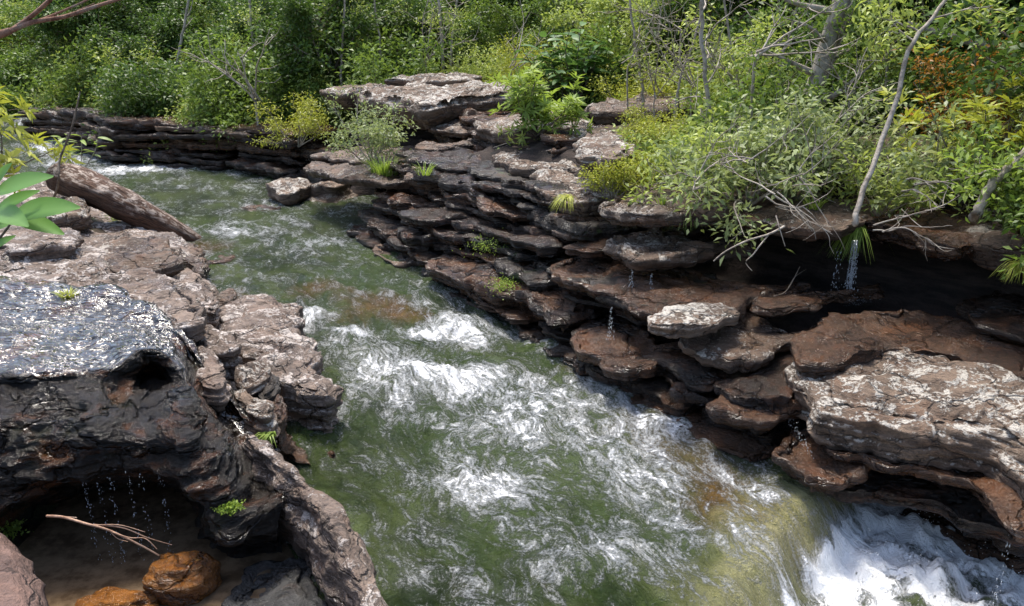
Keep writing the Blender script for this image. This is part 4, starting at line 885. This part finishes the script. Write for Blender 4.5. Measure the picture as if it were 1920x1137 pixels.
tuft('grass_tuft', 6, 60, .24, .06, 'yellow', P(1912, 492, 1.72), 'grass tuft hanging from the end of the cave roof', 1.1, True)
tuft('grass_tuft', 7, 50, .26, .1, 'bright', seat(1525, 388, 1.9), 'short grass between the tangled shrub and the trickle', .5)
tuft('grass_tuft', 8, 70, .16, .07, 'yellow', seat(128, 556, 1.2), 'yellow grass tuft at the edge of the water film', .6)
tuft('grass_tuft', 9, 40, .22, .05, 'bright', seat(508, 812, .42), 'bright grass blades in the crack beside the river', .8, True)
tuft('grass_tuft', 10, 30, .2, .06, 'bright', seat(1240, 382, 1.9), 'tiny grass tuft on the wet pale slab', .5)
for i, (px0, px1, py, z, n, lf, lb_) in enumerate(((800, 940, 150, 2.75, 900, 'yellow', 'strip of yellow green grass on top of the massive block'), (1040, 1180, 175, 2.7, 500, 'bright', 'strip of green grass behind the grey slab'))):
    a_, b_ = P(px0, py, z), P(px1, py + 6, z); r = np.random.default_rng(60 + i); parts = []; rn = []
    for j in range(n):
        q = a_ + (b_ - a_) * r.uniform() + np.append(NV, 0) * r.uniform(-.2, 1.2); hh = r.uniform(.15, .4); d_ = r.normal(size=3) * .4; d_[2] = 1; sv = np.array([r.normal(), r.normal(), 0]); sv *= .012 / np.linalg.norm(sv)
        parts.append((np.array([q - sv, q + sv, q + d_ * hh + sv * .1, q + d_ * hh - sv * .1]), np.array([[0, 1, 2, 3]]))); rn += [r.uniform()] * 4
    tag(mk('grass', *joinm(parts), LM[lf], attrs={'rnd': rn}, smooth=False), lb_, 'grass', kind='stuff')
# moss cushions
def moss(px, py, z, r_, label, seed):
    r = np.random.default_rng(seed); c = seat(px, py, z); n = 420
    o_ = r.normal(size=(n, 3)) * [r_, r_, r_ * .45]; V, Fq = leaves4(c + o_, r.normal(size=(n, 3)) + [0, -.4, .6], r.normal(size=(n, 3)) + [0, 0, 1], np.full(n, .035), np.full(n, .018))
    tag(mk('moss', V, Fq, LM['bright'], attrs={'rnd': np.repeat(r.uniform(size=n), 4)}, smooth=False), label, 'moss', kind='stuff')
moss(915, 458, zface(915, 470, -.25), .16, 'bright green moss cushion on the layered cliff', 1)
moss(430, 950, .12, .04, 'bright moss cushion on the black wet rock above the hollow', 2)
moss(10, 995, .25, .07, 'moss patch beside the reddish brown boulder', 3)
moss(215, 410, .6, .1, 'moss patch under the log', 4)
moss(945, 535, zface(945, 540, -.2), .12, 'small ferny moss clump low on the layered cliff', 5)

# ------------------------------------------------------------------ trunks, poles, log and driftwood
def pole(name, pts, rad, mat, label, cat, n=18, sides=8, wob=.0, seed=0):
    pts = catmull(np.array(pts), n); r = np.random.default_rng(seed); pts = pts + r.normal(size=pts.shape) * wob
    return tag(mk(name, *tube(pts, rad, sides), M[mat]), label, cat)
def px_line(pts, Ys): return [Q(a, b, y) for (a, b), y in zip(pts, Ys)]
lg = catmull([P(112, 334, 1.3), P(170, 354, 1.16), P(240, 388, .82), P(300, 420, .45), P(368, 458, -.05)], 60)
V, Fq = tube(lg, [.31, .34, .32, .29, .25, .18], 40)
nn = fbm(V[:, 0] * 2.2, V[:, 1] * 2.2, V[:, 2] * 2.2, 5); ax = np.repeat(lg, 40, 0); an = np.tile(np.linspace(0, 2 * math.pi, 40, endpoint=False), 60); ul = np.repeat(np.linspace(0, 6, 60), 40); fw = np.stack([ul, np.cos(an), np.sin(an)], 1); V = ax + (V - ax) * (1 + .13 * nn + .09 * ridge(fw[:, 0] * .5, fw[:, 1] * 2.5, fw[:, 2] * 2.5, 3) - .04)[:, None]
V = np.concatenate([V, [lg[0] + (lg[0] - lg[1]) * .3, lg[-1]]]); n_ = len(lg) * 40
cap = np.array([[n_, (i + 1) % 40, i, i] for i in range(40)])
me_o = mk('fallen_log', V[:n_], Fq, M['log'], attrs={'flow': fw}); tag(me_o, 'weathered fallen log sloping from the near rocks into the river', 'log')
endcap = mk('cut_end', np.concatenate([V[:40], [lg[0] + (lg[0] - lg[1]) * .2]]), np.array([[i, (i + 1) % 40, 40] for i in range(40)]), M['log'], me_o)
def tree_trunk(pts, Ys, rad, mat, name, label, seed, nb=5, bl=.8, leafm=None, wob=.01):
    L_ = np.array(px_line(pts, Ys)); base = L_[0].copy(); base[2] -= .04 if Ys[0] < 11 else .7; root = empty(name, tuple(base)); r = np.random.default_rng(seed)
    q = catmull(np.concatenate([[np.zeros(3)], L_ - base]), 24); q = q + r.normal(size=q.shape) * wob
    mk('trunk', *tube(q, rad, 9), M[mat], root); wood = []; C = []
    for i in range(nb):
        k_ = r.integers(9, 24); a = r.uniform(0, 6.28); wood = []
        sp, sd = grow(r, q[k_], (math.cos(a), math.sin(a), .5), bl * r.uniform(.5, 1.2), 6, .5, .05); wood.append(tube(sp, [rad[-1] * .6, .005], 5, 10)); C += [sp[3], sp[4], sp[5], sp[6]]
        for j in range(3):
            s2, _ = grow(r, sp[r.integers(2, 6)], unit(sd + r.normal(size=3) * .8), bl * .5, 4, .5, .05); wood.append(tube(s2, [.008, .003], 3)); C += [s2[2], s2[4]]
        mk('branch', *joinm(wood), M[mat], root)
    if leafm:
        C = np.array(C); n = len(C) * 14; idx = np.repeat(np.arange(len(C)), 14); o_ = r.normal(size=(n, 3)) * .16
        V, Fq = leaves4(C[idx] + o_, r.normal(size=(n, 3)), r.normal(size=(n, 3)) * .5 + [0, 0, 1], r.uniform(.07, .14, n), r.uniform(.03, .05, n))
        f_ = mk('foliage', V, Fq, LM[leafm], root, attrs={'rnd': np.repeat(r.uniform(size=n), 4)}, smooth=False); f_['kind'] = 'stuff'
    return tag(root, label, 'tree', kind='thing')
tree_trunk([(1488, 300), (1508, 220), (1530, 150), (1556, 70), (1590, -40), (1620, -140)], [13.6] * 6, [.17, .15, .13, .12], 'palebark', 'leaning_tree', 'stout leaning tree trunk with lichen stains behind the tangled shrubs', 71, 7, 1.3, 'mid')
tree_trunk([(1512, 290), (1530, 200), (1560, 110), (1588, 30), (1610, -80)], [13.7] * 5, [.05, .045, .04], 'palebark', 'leaning_tree', 'slender pale trunk leaning along the stout one', 72, 4, .8, 'mid')
tree_trunk([(1605, 408), (1640, 300), (1680, 190), (1705, 90), (1750, 30), (1800, -40)], [8.9, 9.2, 9.5, 9.7, 9.9, 10.1], [.035, .03, .025, .02], 'palebark', 'thin_tree', 'thin pale pole of a tree rising beside the trickle', 73, 3, .6, 'light')
tree_trunk([(1335, 235), (1322, 150), (1316, 60), (1312, -60)], [13.5] * 4, [.04, .035, .03], 'palebark', 'thin_tree', 'thin upright pale stem behind the leafy shrubs', 74, 6, 1., None)
tree_trunk([(1828, 138), (1824, 60), (1822, -40)], [13.] * 3, [.02, .018, .015], 'palebark', 'thin_tree', 'very thin upright stem behind the orange bush', 75, 0, .5, None)
tree_trunk([(1830, 400), (1860, 345), (1905, 300), (1960, 250)], [8.7, 8.8, 8.9, 9.], [.06, .05, .04], 'palebark', 'leaning_tree', 'short grey leaning stem rooted at the end of the cave roof', 76, 3, .5, 'bright')
for i, (px, py, Y, dx, rad, lb_) in enumerate(((640, 150, 27, 4, .05, 'slim pale stem behind the square pale block'), (830, 120, 27, -6, .06, 'slim grey stem above the massive block'), (845, 118, 28, 10, .05, 'second slim stem above the massive block'), (1205, 190, 17, -14, .035, 'thin pale stem between large leaved bush and bare branches'), (1268, 190, 16, 30, .03, 'thin slanting stem behind the golden bush'),
        (1395, 210, 15, -20, .03, 'thin stem behind the leafy upright shrub'), (1460, 160, 16, 24, .035, 'thin grey stem beside the stout leaning trunk'), (1660, 190, 15, 6, .03, 'thin stem between stout trunk and thin pole'), (1740, 130, 16, -8, .03, 'thin stem behind the thin pole'), (480, 160, 29, -8, .06, 'grey trunk in the shade round the bend'), (330, 150, 31, 16, .06, 'slanting grey trunk in the wood round the bend'), (715, 130, 27, -10, .04, 'slim stem above the small pale cap'))):
    tree_trunk([(px, py), (px + dx * .4, py - 60), (px + dx * 1.2, py - 120), (px + dx * 2, py - 230)], [Y] * 4, [rad, rad * .8, rad * .6], 'palebark', 'slim_tree', lb_, 400 + i, 5, 1.1, 'light' if i % 2 else None)
pole('fallen_tree', px_line([(1700, 45), (1790, 70), (1860, 90), (1940, 118), (2050, 150)], [14.8, 14.5, 14.2, 14., 13.6]), [.05, .075, .085, .09], 'palebark', 'pale fallen trunk lying across the bushes behind the orange bush', 'tree', wob=.008)
# bare tangled branches
def tangle(name, px, py, Y, seed, n, ln, label, mat='palebark', r0=.012, up=.1, dirs=None):
    r = np.random.default_rng(seed); c = Q(px, py, Y); root_d = dirs or (0, 0, 1); parts = [] if Y < 11.6 else [tube([(c[0] + .05, c[1] + .1, max(gz(c[0], c[1]), c[2] - 3.) - .1), (c[0] - .03, c[1] + .02, c[2] - .2), tuple(c)], [r0 * 1.5, r0], 5, 8)]
    for i in range(n):
        sp, sd = grow(r, c + r.normal(size=3) * .05, np.array(root_d) + r.normal(size=3) * .6, ln * r.uniform(.6, 1.2), 8, .4, up); parts.append(tube(sp, [r0, r0 * .3], 5, 14))
        for j in range(4):
            s2, d2 = grow(r, sp[r.integers(2, 8)], unit(sd + r.normal(size=3) * .7), ln * .4, 6, .5, up); parts.append(tube(s2, [r0 * .5, r0 * .2], 4, 10))
    return tag(mk(name, *joinm(parts), M[mat]), label, 'branch')
tangle('bare_branches', 1300, 160, 15.5, 81, 6, 1.9, 'bare pale branches arching over the forest edge', dirs=(-1., 0, .7))
tangle('bare_branches', 1230, 180, 16.5, 82, 5, 1.8, 'bare twisted branches behind the golden bush', dirs=(.3, 0, 1.))
tangle('bare_branches', 1420, 110, 12.8, 83, 4, 1.3, 'pale broken branch hanging beside the stout trunk', dirs=(1., 0, .3), r0=.022)
tangle('bare_branches', 1500, 330, 9.6, 84, 6, .9, 'pale tangled twigs sticking out of the grey green shrub', dirs=(.2, -.3, .3), r0=.009)
tangle('bare_branches', 1640, 425, 8.4, 85, 3, .8, 'bare twig reaching along the cave roof', dirs=(1., 0, .05), r0=.01, up=0)
tangle('bare_branches', 480, 190, 25.5, 86, 5, 2.2, 'pale bare tree limbs spreading under the wood round the bend', dirs=(0., 0, 1.), r0=.035)
tangle('bare_branches', 800, 110, 26, 87, 4, 2., 'pale twigs standing in the bushes above the massive block', r0=.02)
tangle('bare_branches', 960, 130, 22, 88, 4, 1.8, 'bare twigs leaning over the grass on the cliff top', dirs=(1, 0, .6), r0=.018)
for i, (px, py, Y, dx, dz, ln, lb_) in enumerate(((1180, 120, 17, 1., .5, 1.9, 'bare branches crossing behind the large leaved bush'), (1380, 150, 14.5, -.8, .8, 1.5, 'fan of bare twigs beside the thin upright stem'), (1460, 180, 13.4, .9, .2, 1.3, 'bare twigs crossing the stout leaning trunk'), (1600, 170, 13, -.6, .5, 1.2, 'bare twigs beside the thin pole'), (1560, 250, 11.5, .8, .2, 1.1, 'bare twigs over the hollow behind the shrubs'), (1400, 300, 9.7, -.3, .4, .9, 'tangle of pale twigs in the large shrub'), (1450, 370, 8.9, .3, -.1, .8, 'pale twigs drooping from the large shrub'), (1320, 330, 10, -.5, .3, .8, 'pale twigs beside the dark hole'), (1700, 350, 9.2, .7, .2, .8, 'pale twigs in the low grey shrub'), (1280, 60, 17, -.6, .7, 2., 'arching bare branches high over the golden bush'))):
    tangle('bare_branches', px, py, Y, 500 + i, 4, ln, lb_, dirs=(dx, -.2, dz), r0=.011 if Y < 11 else .014, up=.0)
tag(mk('hanging_branch', *joinm([tube(px_line([(1470, 425), (1440, 440), (1400, 452), (1360, 472), (1338, 490)], [7.9, 7.7, 7.6, 7.6, 7.6]), [.012, .006], 5, 16), tube(px_line([(1440, 442), (1425, 460), (1412, 478), (1398, 492), (1410, 508)], [7.7, 7.6, 7.6, 7.6, 7.6]), [.008, .004], 5, 14),
    tube(px_line([(1455, 405), (1462, 430), (1472, 462)], [7.9, 7.8, 7.8]), [.008, .004], 5, 10)]), M['palebark']), 'bare branch with a few dry leaves dangling in front of the cave', 'branch')
tag(mk('forked_twig', *joinm([tube([P(1450, 556, .98), P(1475, 545, 1.0), P(1500, 500, 1.25)], [.008, .004], 4, 10), tube([P(1478, 540, 1.02), P(1490, 520, 1.12), P(1512, 505, 1.2)], [.005, .003], 4, 8)]), M['bark']), 'forked dead twig lying on the long ledge', 'twig')
tag(mk('root', *joinm([tube([Q(88, 968, 5.3), Q(118, 970, 5.25), Q(160, 982, 5.2), Q(205, 995, 5.2), Q(262, 1022, 5.25), Q(298, 1042, 5.3)], [.011, .009, .006], 6, 24),
    tube([Q(175, 984, 5.2), Q(230, 990, 5.25), Q(275, 1008, 5.3), Q(322, 1022, 5.4)], [.006, .003], 5, 18), tube([Q(190, 990, 5.2), Q(240, 1008, 5.2), Q(272, 1010, 5.2), Q(294, 1030, 5.2)], [.005, .003], 5, 18),
    tube([Q(112, 969, 5.25), Q(144, 971, 5.25)], [.006, .004], 5, 6), tube([Q(205, 995, 5.2), Q(220, 1010, 5.2), Q(240, 1016, 5.2)], [.004, .002], 5, 8), tube([Q(180, 985, 5.2), Q(225, 985, 5.25), Q(272, 998, 5.3)], [.005, .002], 5, 12)]), M['rootbark']), 'bare pale root reaching out over the puddle', 'root')
# reddish overhanging limb of a tree on the near bank, upstream
limb = empty('overhanging_tree', tuple(P(-420, 560, .9))); b0 = np.array(limb.location)
mk('trunk', *tube(np.array([P(-420, 560, .9), Q(-380, 350, 9.5), Q(-220, 180, 9.2), Q(-60, 90, 9.), Q(20, 58, 9.)]) - b0, [.12, .1, .07, .05, .035], 9, 26), M['redbark'], limb)
for q, rr in ((px_line([(10, 62), (60, 42), (120, 32), (180, 12), (240, -6), (300, -20)], [9.] * 6), [.03, .022, .012]), (px_line([(20, 58), (60, 30), (100, -6), (130, -40)], [9., 9., 8.9, 8.8]), [.026, .018]),
    (px_line([(55, 46), (110, 24), (160, 2), (200, -20)], [9., 9.1, 9.2, 9.2]), [.016, .008]), (px_line([(145, 20), (160, 14), (178, 6)], [9., 9., 9.]), [.008, .004])):
    mk('branch', *tube(np.array(q) - b0, rr, 6, 16), M['redbark'], limb)
tag(limb, 'tree limb with smooth reddish bark reaching over the near bank', 'tree', kind='thing')

# ------------------------------------------------------------------ falling water
k = NT('falling_drops'); M['drops'] = k.done(k.pbr((.42, .46, .5), .1, spec=.8))
k = NT('white_spray'); M['spray'] = k.done(k.pbr((.85, .87, .88), .5))
OCT = np.array([[1, 0, 0], [-1, 0, 0], [0, 1, 0], [0, -1, 0], [0, 0, 1], [0, 0, -1.]]); OF = np.array([[0, 2, 4], [2, 1, 4], [1, 3, 4], [3, 0, 4], [2, 0, 5], [1, 2, 5], [3, 1, 5], [0, 3, 5]])
def drops(name, C, S, mat, label, kind=None):
    n = len(C); V = (OCT[None] * S[:, None, :] + C[:, None]).reshape(-1, 3); Fq = (OF[None] + 6 * np.arange(n)[:, None, None]).reshape(-1, 3)
    return tag(mk(name, V, Fq, M[mat]), label, 'water', kind=kind)
def trickle(px, py, z1, z0, n, sx, label, seed, size=.006, splash=0):
    r = np.random.default_rng(seed); c = P(px, py, z1); u = r.uniform(size=n) ** .8
    C = np.stack([c[0] + r.normal(size=n) * sx * (.5 + u), c[1] + r.normal(size=n) * sx * .6 * (.5 + u), z1 - (z1 - z0) * u], 1)
    q = r.uniform(.5, 1.3, n); S = np.stack([q * size, q * size, q * size * r.uniform(1.5, 5.5, n)], 1)
    if splash:
        a = r.uniform(0, 6.28, splash); rr = np.abs(r.normal(size=splash)) * .14; e = np.stack([c[0] + rr * np.cos(a), c[1] + rr * np.sin(a), z0 + np.abs(r.normal(size=splash)) * .05], 1)
        for i in range(9): C = np.concatenate([C, np.stack([c[0] + r.normal() * sx + np.cumsum(r.normal(size=60)) * .0012, np.full(60, c[1] + r.normal() * sx * .6), np.linspace(z1, z0 + (z1 - z0) * r.uniform(0, .5), 60)], 1)]); S = np.concatenate([S, np.tile([.0022, .0022, .011], (60, 1))])
        C = np.concatenate([C, e]); q = r.uniform(.4, 1., splash) * size; S = np.concatenate([S, np.stack([q, q, q], 1)])
    return drops('water_trickle', C, S, 'drops', label, 'stuff')
trickle(1606, 452, 1.6, .8, 420, .026, 'trickle of drops falling from the long grass tuft onto the rusty terrace', 1, .0045, 320)
trickle(1575, 455, 1.6, .8, 60, .03, 'thin line of drops beside the main trickle', 2, .004)
trickle(1185, 506, 1.15, .9, 50, .015, 'drips falling from the nose of the pale nosed slab', 3, .003)
trickle(1222, 509, 1.15, .9, 40, .012, 'drips falling from the middle of the pale nosed slab', 4, .003)
trickle(1146, 578, .75, .3, 80, .02, 'drips falling from the long ledge into the undercut', 5, .0035)
trickle(1895, 1000, .0, -1.2, 90, .02, 'drips falling from the huge boulder into the pool', 6, .004)
for i, (px, py, n) in enumerate(((158, 900, 60), (205, 890, 70), (240, 885, 60), (300, 890, 60), (182, 890, 50), (262, 885, 40))):
    c = Q(px, py, 5.95); r = np.random.default_rng(40 + i); u = r.uniform(size=n)
    C = np.stack([c[0] + r.normal(size=n) * .012, c[1] + r.normal(size=n) * .012, c[2] + .0 - (c[2] + .31) * u], 1); q = r.uniform(.4, 1.1, n) * .0035
    drops('water_trickle', C, np.stack([q, q, q * r.uniform(1.5, 4, n)], 1), 'drops', 'line of drops falling from the black wet rock into the puddle', 'stuff')['group'] = 'drips in the hollow'
r = np.random.default_rng(91); pth = catmull([P(1460, 732, .32), P(1482, 780, .16), P(1515, 835, -.02), P(1550, 890, -.22), P(1575, 930, -.36)], 260)
q = r.uniform(.3, 1., 260) * .0045; tgt = np.gradient(pth, axis=0); 
drops('water_trickle', pth + r.normal(size=(260, 3)) * .02 + np.array([-.04, -.05, .02]), np.stack([q, q, q * 2.5], 1), 'drops', 'thin stream running down the crack beside the huge boulder', 'stuff')
# spray over the fall and the stoppers
r = np.random.default_rng(77); n = 8000
wz = (foam_glints > .82) & (dc > -.2) & (TW > -14); ii = np.flatnonzero(wz.ravel()); pick = r.choice(ii, n)
C = np.stack([XW.ravel()[pick] + r.normal(size=n) * .05, YW.ravel()[pick] + r.normal(size=n) * .05, ZW.ravel()[pick] + np.abs(r.normal(size=n)) * .13], 1)
q = r.uniform(.3, 1., n) ** 2 * .0065 + .0012
drops('spray', C, np.stack([q, q, q], 1), 'spray', 'white spray flying above the waterfall', 'stuff')
